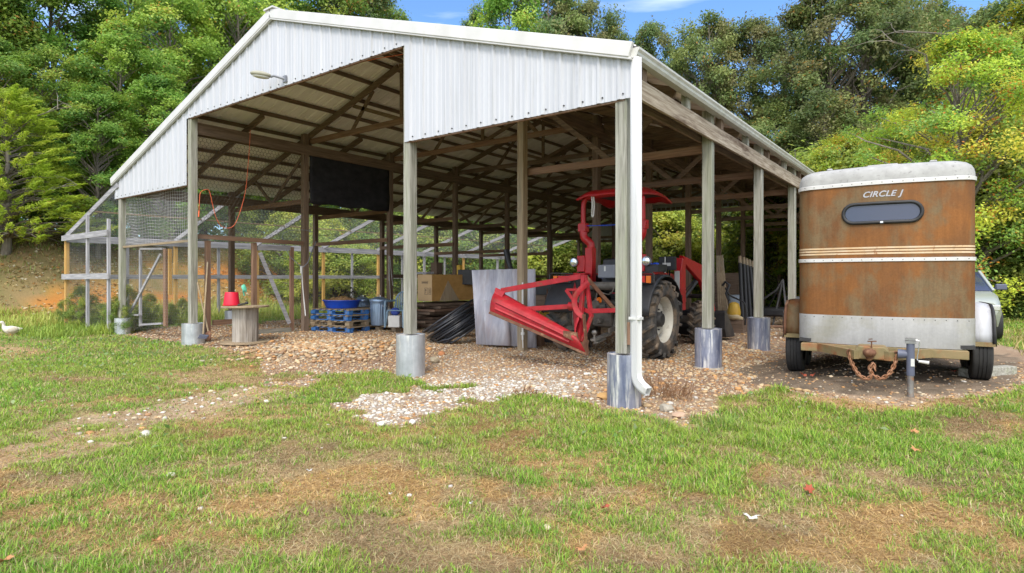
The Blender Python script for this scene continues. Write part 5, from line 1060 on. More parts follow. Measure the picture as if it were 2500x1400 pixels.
# cartons on timber, lumber pile
def obox(px, d, z0, w, dp, h, name, mt, lab, cat, rz=0, bev=.006, group=None):
    p = gp(px, d); m = MB(); m.box((0, 0, h / 2), (w, dp, h), rotm(0, 0, rz)); o = m.build(name, mt, None, bev=bev); o.location = (p.x, p.y, z0); return tag(o, lab, cat, group)
crt = Vector((ad(1055, 700, 15.9).x, ad(1055, 700, 15.9).y, .86)); ca_ = radians(-6)
car_ = thing('carton', 'large cardboard carton with handling arrows on the lumber pile', 'carton', crt, ca_, local=True); LOCAL.add(car_.name)
m = MB(); m.bx(-.60, 0, 0, 2.6, 0, .72); m.build('box', MCARDD, car_, bev=.01)
m = MB(); m.bx(-.602, .001, -.012, -.001, 0.004, .716); pf = m.build('end_panel', MCARD, car_)
m = MB(); 
for bx0, bx1, z0, z1 in ((-.30, -.17, .18, .36), (-.13, -.03, .18, .36), (-.42, -.16, .47, .54)):
    for q in ((bx0, bx1, z0, z0 + .008), (bx0, bx1, z1 - .008, z1), (bx0, bx0 + .008, z0, z1), (bx1 - .008, bx1, z0, z1)): m.bx(q[0], q[1], -.0155, -.0125, q[2], q[3])
m.bx(-.255, -.24, -.0155, -.0125, .21, .30); m.prism([(-.28, -.0125, .29), (-.215, -.0125, .29), (-.2475, -.0125, .335)], (0, -.003, 0)); m.bx(-.105, -.095, -.0155, -.0125, .21, .33); m.bx(-.07, -.06, -.0155, -.0125, .21, .33); m.bx(-.40, -.18, -.0155, -.0125, .495, .515); m.build('handling_mark', MINK, pf)
m = MB(); m.bx(.0015, .006, 1.55, 1.85, .38, .60); m.build('label_sticker', MGREYP, car_)
solo(MB().prism([crt + Vector((.02, .25, .0)), crt + Vector((.10, .95, 0)), crt + Vector((.05, .55, .55))], (.02, 0, .004)), 'plywood_offcut', WT['z'], 'triangular plywood offcut leaning on the long side of the carton', 'offcut')
r_ = random.Random(11)
for i in range(9):
    z = .14 + .075 * i; x = crt.x - .3 + r_.uniform(-.35, .35); L = r_.uniform(2.2, 3.0); y0 = crt.y - .15 + r_.uniform(-.2, .25); a = r_.uniform(-.12, .12)
    m = MB(); q = .075 if i % 2 else .07
    m.box((x, y0 + L / 2, z + .03), (r_.uniform(.6, 1.2), L, .062), rotm(0, 0, a)); solo(m, 'plank_layer', WB['y'] if i % 3 else WR['y'], 'layer of old boards in the lumber pile under the carton', 'boards', 'boards in the lumber pile')
obox(1034, 16.9, 1.60, .55, .3, .06, 'board', WS['x'], 'grey board lying on top of the carton', 'board'); obox(1066, 17.6, 1.60, .25, .25, .34, 'crate', WB['z'], 'small brown crate on top of the carton', 'crate'); obox(1143, 16.8, 1.30, .5, .3, .42, 'tool_case', MBLACK, 'black case behind the grey sheets', 'case', .3)
obox(1122, 17.2, 1.52, .12, .12, .34, 'jerry_can', MYEL, 'yellow container beside the black case', 'container'); obox(1203, 13.9, 1.42, .10, .08, .26, 'yellow_handle', WY['z'], 'yellow wooden end sticking up behind the grey sheets', 'timber')
# black pipe coil, slumped over to the right
cc = lay(1112, 13.3); coil = MB(); ax_ = Vector((-.42, -.30, .80)).normalized(); e1 = ax_.cross(Vector((0, 0, 1))).normalized(); e2 = e1.cross(ax_)
r_ = random.Random(8); turns = 22; pts = []
for k in range(turns * 26):
    a = 2 * pi * k / 26; t = k / (turns * 26); lay_ = (t * turns) % 22
    R_ = .60 + .12 * sin(t * 40) + .03 * sin(k * .37); off = -.26 + .50 * t + .05 * sin(t * 60)
    p = Vector((0, 0, .33)) + ax_ * off + e1 * (cos(a) * R_ * 1.2) + e2 * (sin(a) * R_ * .92)
    p.z = max(p.z, .03 + .012 * (k % 5)); pts.append(cc + p)
coil.tube(pts, .021, 7); solo(coil, 'pipe_coil', MPIPE, 'big slumped coil of black plastic pipe on the gravel', 'pipe coil', smooth=60)
# grey sheets leaning on the post
def leansheet(pts, lab, n=20, grp=None):
    tl, tr_, br, bl = [Vector(p) for p in pts]; rows = []; nrm = (tr_ - tl).cross(bl - tl).normalized()
    for i in range(n + 1):
        u = i / n; o = nrm * (.012 * sin(u * n * pi / 2)); rows.append([tl.lerp(tr_, u) + o, bl.lerp(br, u) + o])
    m = MB(); m.sheet(rows); return solo(m, 'metal_sheet', MSHEET, lab, 'sheet', grp, smooth=60, solid=.006)
leansheet((ad(1152, 660, 12.4), ad(1262, 657, 12.15), ad(1266, 846, 11.85), ad(1163, 841, 12.1)), 'wide weathered grey sheet leaning behind the middle post, left of it', 18)
leansheet((ad(1250, 659, 12.1), ad(1307, 657, 12.0), ad(1310, 850, 11.75), ad(1262, 848, 11.85)), 'narrow grey sheet showing to the right of the middle post', 8)
leansheet((ad(1178, 733, 12.15), ad(1240, 731, 12.0), ad(1246, 845, 11.8), ad(1186, 842, 11.95)), 'short pale grey sheet leaning in front of the wide one', 9)
m = MB(); m.cyl(ad(1276, 690, 11.25), ad(1276, 830, 11.2), .018, seg=8); m.cyl(ad(1276, 812, 11.2), ad(1276, 818, 11.2), .035, seg=8); m.cyl(ad(1276, 830, 11.2), ad(1277, 850, 11.15), .008, seg=6); solo(m, 'water_pipe', MWPLAS, 'thin white pipe standing beside the middle post', 'pipe', smooth=40)
m = MB(); m.tube([ad(1236, 612, 13.0), ad(1242, 640, 12.9), ad(1258, 690, 12.6)], [.07, .06, .03], 8); solo(m, 'rubber_flap', MBLACK, 'black rubber flap hanging behind the middle post', 'flap', smooth=60)
obox(1318, 12.2, .08, .14, .14, .24, 'brick', WR['z'], 'small reddish block at the foot of the narrow sheet', 'block')
# back clutter seen under the roof
p = lay(1347, 13.0); t = thing('hand_pump', 'yellow machine with upright brass handle beyond the blade', 'machine', p); m = MB(); m.box((p.x, p.y, p.z + .42), (.55, .4, .5)); m.build('housing', MYEL, t, bev=.06); m = MB(); q = ad(1336, 705, 13.0); m.cyl(q, (q.x, q.y, p.z + .67), .016, seg=8); m.ball((q.x, q.y, p.z + .95), .05, (1, 1, 1.4), 10); m.lathe([(.14, 0), (.13, .03), (.03, .10)], (q.x, q.y, p.z + .66), seg=16); m.build('pump_handle', MRUST, t, 40); m = MB(); m.box((p.x, p.y, p.z + .085), (.5, .36, .17)); m.build('base', MDARK, t)
obox(1345, 15.5, .1, 1.5, .6, .95, 'workbench', WB['x'], 'dark workbench deep in the barn beyond the blade', 'bench'); obox(1345, 15.4, 1.055, .8, .4, .28, 'tool_case', MBLACK, 'black case on the dark workbench', 'case', .1)
obox(1488, 16.5, .1, 1.0, .8, 1.35, 'lumber_stack', WT['x'], 'tan lumber stack behind the tractor seat', 'lumber'); obox(1462, 16.3, 1.455, .35, .3, .2, 'blue_tarp', MPLUMB, 'blue folded tarp on the tan lumber stack', 'tarp')
# right hand clutter
for i, (px, dpx) in enumerate(((1806, 6), (1815, 12), (1822, 18), (1829, 27), (1836, 34))):
    a, b = ad(px, 626 + i * 3, 17.0 + .1 * i), gp(1800 + dpx + 8 + 4 * i, 16.6 + .1 * i); t = thing('fence_post', 'black dipped fence post with cream tip in the bundle leaning on an inner post', 'post', b, 0, 'leaning dipped fence posts')
    m = MB(); m.cyl(b, b.lerp(a, .90), .055, seg=10); m.build('shaft', MBLACK, t, 40); m = MB(); m.cyl(b.lerp(a, .9), a, .053, .045, 10); m.build('tip', WT['z'], t, 40)
for px0, px1, lab in ((1758, 1772, 'wide tan plank leaning beside the tractor loader'), (1752, 1757, 'narrow tan plank beside the wide leaning one')):
    a, b = ad(px0, 625, 16.2), gp(px1 + 2, 15.6); m = MB(); m.beam(b, a, .16 if px0 > 1755 else .08, .04, (0, 1, 0)); solo(m, 'plank', WT['z'], lab, 'plank')
m = MB(); p = lay(1792, 15.4); tl_ = thing('post_auger', 'yellow post hole auger engine with black frame on a stand right of the loader', 'auger', p)
m.lathe([(.05, .78), (.12, .74), (.15, .62), (.17, .50), (.16, .44), (.05, .40)], p, seg=16); m.build('engine', MYEL, tl_, 40); m = MB(); m.tube(smoothp([p + Vector((-.16, 0, .48)), p + Vector((-.02, -.12, .40)), p + Vector((.10, -.1, .40)), p + Vector((.18, 0, .34))]), .07, 10); m.build('gearbox', M('tan_gearbox', (.40, .32, .18), (.48, .38, .22), (6, 6, 6), .6), tl_, 50)
m = MB(); m.tube(smoothp([p + Vector((-.22, 0, 1.15)), p + Vector((-.1, 0, .95)), p + Vector((.08, 0, .86)), p + Vector((.28, -.02, .72)), p + Vector((.28, 0, .2))]), .022, 8); m.tube([p + Vector((-.3, 0, 1.2)), p + Vector((-.22, 0, 1.3)), p + Vector((-.12, .02, 1.22)), p + Vector((-.2, 0, 1.0)), p + Vector((-.12, 0, .8))], .035, 8); m.build('handle_frame', MBLACK, tl_, 50); m = MB(); m.box(p + Vector((0, .1, .17)), (.5, .4, .34)); m.build('stand', WB['x'], tl_)
p = lay(1797, 17.2); m = MB(); m.lathe([(.001, 0), (.2, 0), (.2, .9), (.001, .92)], p, seg=20, caps=False); solo(m, 'water_drum', M('pale_blue_drum', (.40, .48, .58), (.46, .53, .62), (4, 4, 4), .5), 'pale blue drum standing behind the auger', 'drum', smooth=40)
obox(1785, 19.5, .1, 1.0, .3, 1.55, 'shelf_frame', WB['x'], 'dark frame with a top board at the back of the barn', 'shelf')
p = lay(1893, 17.2); im = thing('mower_deck', 'black three point mower deck with angled frame between right hand posts', 'mower', p); m = MB(); m.box(p + Vector((0, 0, .42)), (1.5, 1.3, .22)); m.build('deck', MBLACK, im, bev=.05)
m = MB(); m.tube([p + Vector((-.6, -.5, .5)), p + Vector((.1, -.3, 1.05)), p + Vector((.25, -.2, 1.35))], .03, 8); m.tube([p + Vector((.4, -.5, .5)), p + Vector((.25, -.2, 1.35)), p + Vector((.05, -.6, -.02))], .03, 8); m.tube([p + Vector((-.3, .4, .5)), p + Vector((.25, -.2, 1.35))], .025, 8); m.build('hitch_frame', MDARK, im, 40)
for sx in (-.55, .45): m = MB(); m.lathe([(.03, -.06), (.17, -.06), (.18, 0), (.17, .06), (.03, .06)], p + Vector((sx, -.5, .18)), (1, 0, 0), 20); m.build('wheel', MTYREC, im, 40)
obox(1890, 16.6, .12, .9, .4, .05, 'skid_board', WR['x'], 'red brown board on the gravel in front of the mower deck', 'board')
p = lay(1936, 17.6); m = MB(); m.lathe([(.001, 0), (.16, 0), (.18, .32), (.19, .34), (.001, .34)], (p.x, p.y, p.z + .5), seg=18, caps=False); solo(m, 'grey_tub', MGREYP, 'grey tub on a post by the trailer edge', 'tub', smooth=40)
# concrete lump by the middle pier, big rocks
def rock(px, py, s, mt_c, lab, seed, sx=1, sz=.7):
    V_, F_ = stone_proto(2, seed); p = oz(px, py, .05); p.z = gz1(p.x, p.y) + s * sz * .55; m = MB(); m.add([(p.x + v[0] * s * sx, p.y + v[1] * s, p.z + v[2] * s * sz) for v in V_], F_.tolist())
    solo(m, 'rock', M('rock_stone', mt_c, tuple(c * 1.3 for c in mt_c), (9, 9, 9), .9, 0, .6, 7), lab, 'rock', 'loose rocks', smooth=25)
rock(1626, 992, .085, (.30, .27, .22), 'pointed grey rock in front of the downspout', 1); rock(1476, 966, .085, (.42, .25, .10), 'orange brown rock left of the corner pier', 2, 1.3, .6); rock(1660, 1008, .075, (.38, .26, .18), 'flat brown rock right of the pointed grey one', 3, 1.3, .5)
rock(1060, 886, .10, (.34, .28, .19), 'tan lump behind the middle front pier', 4); rock(1078, 872, .07, (.42, .18, .08), 'orange broken brick lump behind the middle front pier', 5)
rock(418, 1150, .035, (.52, .48, .42), 'white stone lying alone in the left grass', 6); rock(356, 1052, .055, (.50, .47, .42), 'white rock on the edge of the stony strip', 7); rock(1335, 1276, .028, (.45, .38, .27), 'tan stone in the foreground grass', 8); rock(930, 1030, .05, (.60, .57, .52), 'white rock at the tip of the white gravel', 9); rock(1005, 1025, .045, (.58, .55, .5), 'white rock at the right tip of the white gravel', 10)
# fallen leaves and feathers
def leaf(px, py, s, mt, lab, seed, name='fallen_leaf', cat='leaf', grp='fallen autumn leaves', h=.045):
    r = random.Random(seed); p = oz(px, py, .04); p.z = gz1(p.x, p.y) + h; az = r.uniform(0, 6.28); R3 = rotm(r.uniform(-.5, .5), r.uniform(-.5, .5), az); P = []
    for k in range(14): a = 2 * pi * k / 14; q = s * (1 if k % 2 == 0 else .55) * (1 if name == 'fallen_leaf' else 1); P.append(p + R3 @ Vector((cos(a) * q, sin(a) * q * (.8 if name == 'fallen_leaf' else .22), .25 * s * cos(2 * a))))
    m = MB(); c = sum(P, Vector()) / len(P) + Vector((0, 0, -.1 * s)); m.add([c] + P, [(0, k + 1, (k + 1) % 14 + 1) for k in range(14)]); solo(m, name, mt, lab, cat, grp, solid=.001)
MLR = M('red_leaf', (.28, .05, .03), (.38, .10, .045), (20, 20, 20), .7); MLO = M('orange_leaf', (.40, .17, .07), (.48, .25, .11), (20, 20, 20), .7)
leaf(1962, 944, .055, MLR, 'red fallen leaf on the dirt in front of the trailer', 1); leaf(1985, 948, .045, MLR, 'second red leaf close right of the one in front of the trailer', 2); leaf(2232, 1056, .06, MLO, 'brown orange leaf in the grass below the trailer jack', 3)
leaf(1478, 1240, .035, MLR, 'red leaf in the green grass at the lower centre', 4); leaf(1420, 1345, .04, MLO, 'orange leaf near the bottom centre', 5); leaf(383, 1325, .03, MLO, 'orange leaf in the lower left grass', 6); leaf(10, 1370, .05, MLO, 'big tan leaf at the bottom left corner', 7); leaf(1975, 1195, .05, MLR, 'red leaf patch in the tan grass on the right', 8); leaf(2235, 1100, .045, MLO, 'pale orange leaf right of centre in the lush grass', 9); leaf(2328, 941, .04, MLR, 'dark red leaf on the dirt behind the trailer jack', 10)
leaf(1150, 1230, .03, MWPLAS, 'small white feather in the dry grass at the centre', 11, 'feather', 'feather', 'loose feathers'); leaf(953, 1208, .025, MWPLAS, 'white feather left of the central one', 12, 'feather', 'feather', 'loose feathers'); leaf(755, 1152, .035, MWPLAS, 'fluffy white feather in the left dry patch', 13, 'feather', 'feather', 'loose feathers'); leaf(1834, 1262, .06, MWPLAS, 'white scrap in the grass at the lower right', 14, 'paper_scrap', 'scrap', None)
leaf(516, 880, .04, MWPLAS, 'white feather in the green grass left of the stone mound', 15, 'feather', 'feather', 'loose feathers'); leaf(1062, 1070, .025, MWPLAS, 'tiny white feather below the white gravel', 16, 'feather', 'feather', 'loose feathers')
# dry brown weeds by the downspout
def weeds(px, py, n, h, lab, mt, seed):
    r = random.Random(seed); p = oz(px, py, .05); p.z = gz1(p.x, p.y); t = thing('dry_weed', lab, 'weed', p); m = MB(); l = MB()
    for i in range(n):
        a = p + Vector((r.gauss(0, .09), r.gauss(0, .09), -.01)); e = a + Vector((r.gauss(0, .07), r.gauss(0, .07), h * r.uniform(.5, 1.1))); m.tube([a, a.lerp(e, .5) + Vector((r.gauss(0, .02), 0, 0)), e], .003, 4, caps=False)
        for j in range(7): q = a.lerp(e, r.uniform(.3, 1)); R3 = rotm(r.uniform(-1.5, 1.5), r.uniform(-1.5, 1.5), r.uniform(0, 6)); l.add([q + R3 @ Vector(v) for v in ((-.012, 0, 0), (0, -.006, .003), (.014, 0, 0), (0, .006, .003))], [(0, 1, 2, 3)])
    m.build('stem', mt, t); l.build('foliage', mt, t)
MDRY = M('dry_brown_stems', (.17, .085, .045), (.28, .16, .08), (20, 20, 20), .9)
weeds(1602, 962, 34, .22, 'reddish dry weed clump right behind the downspout outlet', MDRY, 1); weeds(1650, 968, 40, .22, 'reddish dry weed clump farther right of the downspout', MDRY, 2); weeds(1280, 958, 30, .10, 'low brown dry weed left of the corner pier in the white gravel', MDRY, 3)
# duck
dp = oz(27, 819, .02); dp.z = gz1(dp.x, dp.y); dk = thing('duck', 'pale buff duck standing in the grass at the far left', 'duck', dp); s = 1.0; fw = Vector((-.35, -.9, 0)).normalized(); rt_ = Vector((.9, -.35, 0))
def dl(x, y, z): v = Vector((-.25, -.97, 0)) * x + Vector((.97, -.25, 0)) * y; return Vector((v.x, v.y, z))
SK = [((-.235, 0, .185), .006), ((-.20, 0, .175), .028), ((-.14, 0, .16), .068), ((-.06, 0, .15), .105), ((.03, 0, .155), .115), ((.10, 0, .18), .09), ((.135, 0, .225), .056), ((.145, 0, .27), .037), ((.15, 0, .315), .032), ((.158, 0, .35), .040), ((.185, 0, .362), .040), ((.212, 0, .358), .024), ((.222, 0, .356), .006)]
m = MB(); m.tube([dp + dl(*p) for p, r in SK], [r for p, r in SK], 16); body = m.build('body', MFEATH, dk, 80)
sub_ = body.modifiers.new('smooth', 'SUBSURF'); sub_.levels = 1; sub_.render_levels = 1
def dpart(m, name, mt): o = m.build(name, mt, dk, 60); return o
m = MB(); a = dp + dl(.205, 0, .357); m.tube([a, a + dl(.03, 0, -.004), a + dl(.06, 0, -.008)], [.017, .017, .012], 8, flat=.5); dpart(m, 'bill', MBEAK)
for sy in (-1, 1):
    m = MB(); m.ball(dp + dl(.172, sy * .034, .368), .007, seg=8); dpart(m, 'eye', MBLACK)
    m = MB(); m.ball(dp + dl(-.03, sy * .10, .165), .11, (1.1, .28 if True else 1, .6), 14, Matrix((dl(1, 0, 0), dl(0, 1, 0), Vector((0, 0, 1)))).transposed() @ rotm(0, .2, 0)); dpart(m, 'wing', M('buff_wing', (.42, .36, .28), (.60, .55, .46), (14, 14, 14), .9))
    m = MB(); q = dp + dl(.01, sy * .05, 0); m.cyl(q + Vector((0, 0, .07)), q + Vector((0, 0, .008)), .009, seg=8); m.add([q + dl(-.01, 0, .006), q + dl(.05, -.03, .006), q + dl(.06, 0, .006), q + dl(.05, .03, .006)], [(0, 1, 2, 3)]); dpart(m, 'foot', MBEAK)
# ---------------------------------------------------------------- trees and shrubs
def quadleaf(Cn, L, Wd, nrm, tang, colr):
    n = len(Cn); side = np.cross(nrm, tang); side /= np.linalg.norm(side, axis=1)[:, None] + 1e-9
    l = L[:, None]; w = Wd[:, None]
    P = np.stack([Cn - tang * l * .5, Cn + side * w * .5 + nrm * w * .12, Cn + tang * l * .5 - nrm * l * .12, Cn - side * w * .5 + nrm * w * .12], 1).reshape(-1, 3)
    F = np.arange(n)[:, None] * 4 + np.array([[0, 1, 2, 3]]); return P, F, np.repeat(colr, 4, 0)
def unit(a): return a / (np.linalg.norm(a, axis=1)[:, None] + 1e-9)
def limb(m, a, b, r0, r1, rr, seg=5, n=5, sag=.0):
    d = (b - a); L = d.length; P = []
    for i in range(n + 1):
        t = i / n; P.append(a.lerp(b, t) + Vector((rr.gauss(0, 1), rr.gauss(0, 1), rr.gauss(0, .6))) * L * .035 * (0 if i in (0, n) else 1) + Vector((0, 0, L * .12 * sin(pi * t) * (1 - sag))))
    m.tube(P, [r0 + (r1 - r0) * i / n for i in range(n + 1)], seg); return P
DECI = [(.075, .145, .022), (.10, .175, .026), (.13, .205, .03), (.165, .23, .034), (.055, .115, .022), (.21, .26, .04)]
OAK = [(.075, .115, .035), (.095, .135, .04), (.12, .155, .042), (.058, .092, .03), (.145, .17, .052), (.13, .12, .05)]
YELG = [(.17, .24, .025), (.23, .28, .028), (.12, .19, .024), (.28, .29, .03), (.09, .15, .03), (.31, .24, .035), (.10, .17, .04)]
CED = [(.20, .29, .03), (.26, .34, .04), (.16, .24, .03), (.30, .35, .05)]
SHR = [(.08, .135, .026), (.12, .17, .032), (.17, .21, .04), (.06, .10, .024), (.21, .22, .05)]
def tree(kind, seed, H, cb, rx, ncl, per, leafL, pal, shape='oval', cr=(.7, 1.3), trunk_r=.22, lean=0, gap=0.0, odd=.02, oddc=(.42, .26, .05), bare=0):
    rr = random.Random(seed); rg = np.random.default_rng(seed); root = bpy.data.objects.new(kind, None); C.objects.link(root); root.empty_display_size = .5
    m = MB(); tp = []; K = 9; bx, by = rr.gauss(0, .35), rr.gauss(0, .35)
    for i in range(K): t = i / (K - 1); tp.append(Vector((bx * sin(t * 2.4) + lean * t * t + rr.gauss(0, .05), by * sin(t * 2) + rr.gauss(0, .05), H * .93 * t - .3 * (i == 0))))
    m.tube(tp, [trunk_r * (1.25 if i == 0 else 1 - .86 * i / (K - 1)) for i in range(K)], 8)
    def tpt(z): q = min(max(z / (H * .93), 0), .999) * (K - 1); i = int(q); return tp[i].lerp(tp[i + 1], q - i), trunk_r * (1 - .86 * q / (K - 1))
    cen = []; tries = 0
    lob = [(rr.uniform(0, 6.28), rr.uniform(0, 1), rr.uniform(.15, .4)) for _ in range(7)]
    while len(cen) < ncl and tries < ncl * 30:
        tries += 1; t = rr.random(); z = cb + (H - cb) * t; a = rr.uniform(0, 6.28)
        if shape == 'oval': R = rx * (max(0, sin(pi * (.12 + .86 * t))) ** .7)
        elif shape == 'wide': R = rx * (1 - t ** 3.2) ** .6 * (.55 + .45 * min(1, t * 3))
        elif shape == 'cone': R = rx * (1 - t) ** .8 + .15
        else: R = rx * (1 - t * t) ** .5
        R *= 1 + sum(l[2] * math.exp(-((((a - l[0] + pi) % (2 * pi)) - pi) ** 2) / .4 - ((t - l[1]) ** 2) / .03) for l in lob) - .12
        r = R * (rr.uniform(.25, 1) ** .55)
        if gap and vnoise(np.array([a * 1.6 + seed]), np.array([t * 7.0]), seed)[0] < gap: continue
        cen.append((Vector((cos(a) * r, sin(a) * r, 0)), z, R, a))
    PP = []; NN = []; LL = []; TT = []; CC = []
    pal = np.array(pal) * 1.95
    for c, z, R, a in cen:
        base, br = tpt(max(z - c.length * (.75 if shape != 'cone' else .1) - .3, H * .12)); top, _ = tpt(z); p = Vector((top.x + c.x, top.y + c.y, z))
        if shape != 'cone' or rr.random() < .5: limb(m, base, p, max(min(br * .55, .03 + .012 * c.length), .012), .012, rr, 4, 4)
        s = rr.uniform(*cr) * (.8 if shape == 'cone' else 1); n = int(per * s * s / ((sum(cr) / 2) ** 2) * rr.uniform(.75, 1.2))
        if shape == 'cone':                                       # feathery sprays pointing out and up
            q = rg.uniform(0, 1, n) ** .7; dirv = np.array([cos(a), sin(a), .35]); off = dirv[None] * (q[:, None] * s * 1.1) + rg.normal(0, .16, (n, 3)) * (1.1 - q[:, None]) * s; tang = unit(dirv[None] + rg.normal(0, .55, (n, 3))); nr = unit(np.array([0, 0, 1.0])[None] + rg.normal(0, .6, (n, 3)))
        else:
            g = unit(rg.normal(0, 1, (n, 3))) * (.55 * rg.uniform(0, 1, n) ** .5 + .45 * np.abs(rg.normal(0, .62, n)))[:, None]; off = g * np.array([s * rr.uniform(.8, 1.25), s * rr.uniform(.8, 1.25), s * rr.uniform(.55, .95)]); off[:, 2] += (off[:, 0] * c.x + off[:, 1] * c.y) / max(c.length, .3) * rr.uniform(-.5, .25); outw = unit(np.array([[c.x, c.y, .4]]) + 1e-3)
            nr = unit(np.array([0, 0, .75])[None] + outw * .55 + g * .5 + rg.normal(0, .55, (n, 3))); tang = unit(np.cross(nr, rg.normal(0, 1, (n, 3)))); tang[:, 2] -= .25; tang = unit(tang)
        PP.append(np.array(p)[None] + off); NN.append(nr); TT.append(tang); LL.append(leafL * rg.uniform(.65, 1.3, n))
        hue = rr.random(); base_c = pal[int(hue * len(pal))]; cc = base_c[None] * .65 + pal[rg.integers(0, len(pal), n)] * .35
        k = rg.uniform(0, 1, n) < odd * (4 if rr.random() < .15 else .5); cc = np.where(k[:, None], np.array(oddc)[None], cc) * rg.uniform(.8, 1.22, (n, 1)); CC.append(cc)
    for _ in range(bare):                                         # bare twigs standing out of the crown
        z = rr.uniform(cb, H * .95); b0, br = tpt(z * .8); a = rr.uniform(0, 6.28); e = b0 + Vector((cos(a), sin(a), .5)) * rx * rr.uniform(.7, 1.1); Q = limb(m, b0, e, .04, .012, rr, 4, 5)
        for q in Q[2:]: limb(m, q, q + Vector((rr.gauss(0, .5), rr.gauss(0, .5), rr.uniform(.1, .8))), .014, .005, rr, 3, 3)
    if len(m.v): o = m.build('trunk', MBARK, None, 60); o.parent = root
    P, F, K_ = quadleaf(np.concatenate(PP), np.concatenate(LL), np.concatenate(LL) * (.55 if shape != 'cone' else .16), np.concatenate(NN), np.concatenate(TT), np.concatenate(CC))
    o = npmesh('crown' if 'tree' in kind or 'cedar' in kind else 'foliage', P, F, MLEAF, K_); o.parent = root
    return root
PT = {
 'd1': (tree('broadleaf_tree', 1, 18, 2.2, 4.6, 120, 330, .22, DECI, 'wide', (.7, 1.3)), 18), 'd2': (tree('broadleaf_tree', 2, 18, 1.5, 4.2, 120, 330, .205, DECI, 'oval', (.7, 1.3)), 18),
 'd3': (tree('broadleaf_tree', 3, 18, 3.0, 4.4, 110, 340, .20, DECI, 'wide', (.7, 1.4), gap=.34, bare=3, odd=.03), 18),
 'o1': (tree('oak_tree', 4, 20, 5.0, 5.0, 130, 270, .22, OAK, 'wide', (.7, 1.3), gap=.38, trunk_r=.3, bare=3, odd=.04, oddc=(.22, .16, .05)), 20), 'o2': (tree('oak_tree', 5, 20, 4.0, 4.6, 125, 270, .21, OAK, 'oval', (.7, 1.35), gap=.36, trunk_r=.28, bare=4, odd=.04, oddc=(.22, .16, .05)), 20),
 'o3': (tree('oak_tree', 6, 20, 6.0, 5.4, 120, 280, .22, OAK, 'wide', (.8, 1.4), gap=.42, trunk_r=.32, bare=5), 20),
 'y1': (tree('yellowing_tree', 7, 9, .7, 3.6, 200, 300, .092, YELG, 'wide', (.35, .75), trunk_r=.14, gap=.42, odd=.05, oddc=(.50, .17, .03), bare=3), 9), 'y2': (tree('yellowing_tree', 8, 9, .5, 3.2, 180, 300, .092, YELG, 'oval', (.35, .75), trunk_r=.12, gap=.42, odd=.05, oddc=(.50, .20, .03), bare=3), 9),
 'c1': (tree('cedar_tree', 9, 7.5, .5, 2.6, 460, 130, .19, CED, 'cone', (.45, .9), trunk_r=.14, odd=.01, bare=2), 7.5),
 's1': (tree('shrub', 10, 3.2, .1, 1.7, 80, 230, .085, SHR, 'wide', (.35, .65), trunk_r=.05, bare=2), 3.2), 's2': (tree('shrub', 11, 3.2, .0, 1.4, 70, 230, .08, SHR, 'oval', (.3, .6), trunk_r=.05, bare=3), 3.2),
 's3': (tree('shrub', 12, 3.2, .1, 1.6, 60, 190, .10, [(.20, .25, .04), (.27, .29, .05), (.33, .31, .06), (.15, .21, .04)], 'wide', (.3, .6), trunk_r=.05), 3.2),
 'p1': (tree('pine_tree', 13, 8, .3, 2.4, 330, 90, .22, [(.10, .16, .05), (.13, .19, .07), (.08, .13, .05)], 'cone', (.5, .9), trunk_r=.12, odd=.01, bare=4), 8),
}
used = set(); rr_ = random.Random(77)
def place(kind, px, d, ytop, lab, cat, group=None, wide=1.0, dz=-.15):
    root, H0 = PT[kind]; p = gp(px, d); h = HC + (HOR - ytop) / FPX * d - p.z - dz; s = h / H0; w = s * wide; p.z += dz
    rz = rr_.uniform(0, 6.28); o = root if kind not in used else dup(root, p, rz, (w, w, s))
    if kind not in used: used.add(kind); o.location = p; o.rotation_euler = (0, 0, rz); o.scale = (w, w, s)
    tag(o, lab, cat, group); return o
GL = ('tall bright green tree in the dense wood left of the barn', 'tree', 'trees of the wood left of the barn')
GB = ('tall dark green oak in the wood rising behind the barn roof', 'tree', 'oaks in the wood behind the barn')
GR = ('olive green oak with sky gaps behind the trailer side of the barn', 'tree', 'oaks in the wood behind the trailer')
for px, d, yt, k, w in ((-330, 30, -120, 'd1', 1.1), (-150, 28, -180, 'd2', 1.1), (30, 30, -170, 'd1', 1.1), (170, 33, -140, 'd2', 1.1), (270, 29, 60, 'd1', 1.15), (330, 38, -30, 'd3', 1), (430, 32, -40, 'd2', 1.1), (500, 40, -150, 'd1', 1), (580, 36, -90, 'd3', 1), (690, 42, -120, 'd2', 1), (420, 29, 190, 'd1', 1.2), (130, 27, 130, 'd2', 1.2), (-40, 25, 90, 'd1', 1.2), (-200, 24, 40, 'd2', 1.2), (560, 34, 150, 'd2', 1.2), (700, 37, 160, 'd1', 1.2), (240, 26, 210, 'd2', 1.25)): place(k, px, d, yt, *GL, wide=w)
for px, d, yt, k, w in ((790, 46, -110, 'd3', .95), (880, 49, -60, 'o1', .9), (940, 52, 15, 'd2', .7), (1185, 56, 15, 'o2', .7), (1260, 52, -30, 'd2', .9), (1340, 54, -45, 'o1', .9), (1430, 55, 20, 'o3', .8), (1490, 56, 62, 'o2', .7), (850, 42, 260, 'd1', 1.1), (960, 44, 280, 'd2', 1.1), (1080, 46, 250, 'd1', 1.1), (1200, 47, 230, 'd2', 1.1), (1320, 47, 240, 'd1', 1.1), (1430, 47, 250, 'd2', 1.1)): place(k, px, d, yt, *GB, wide=w)
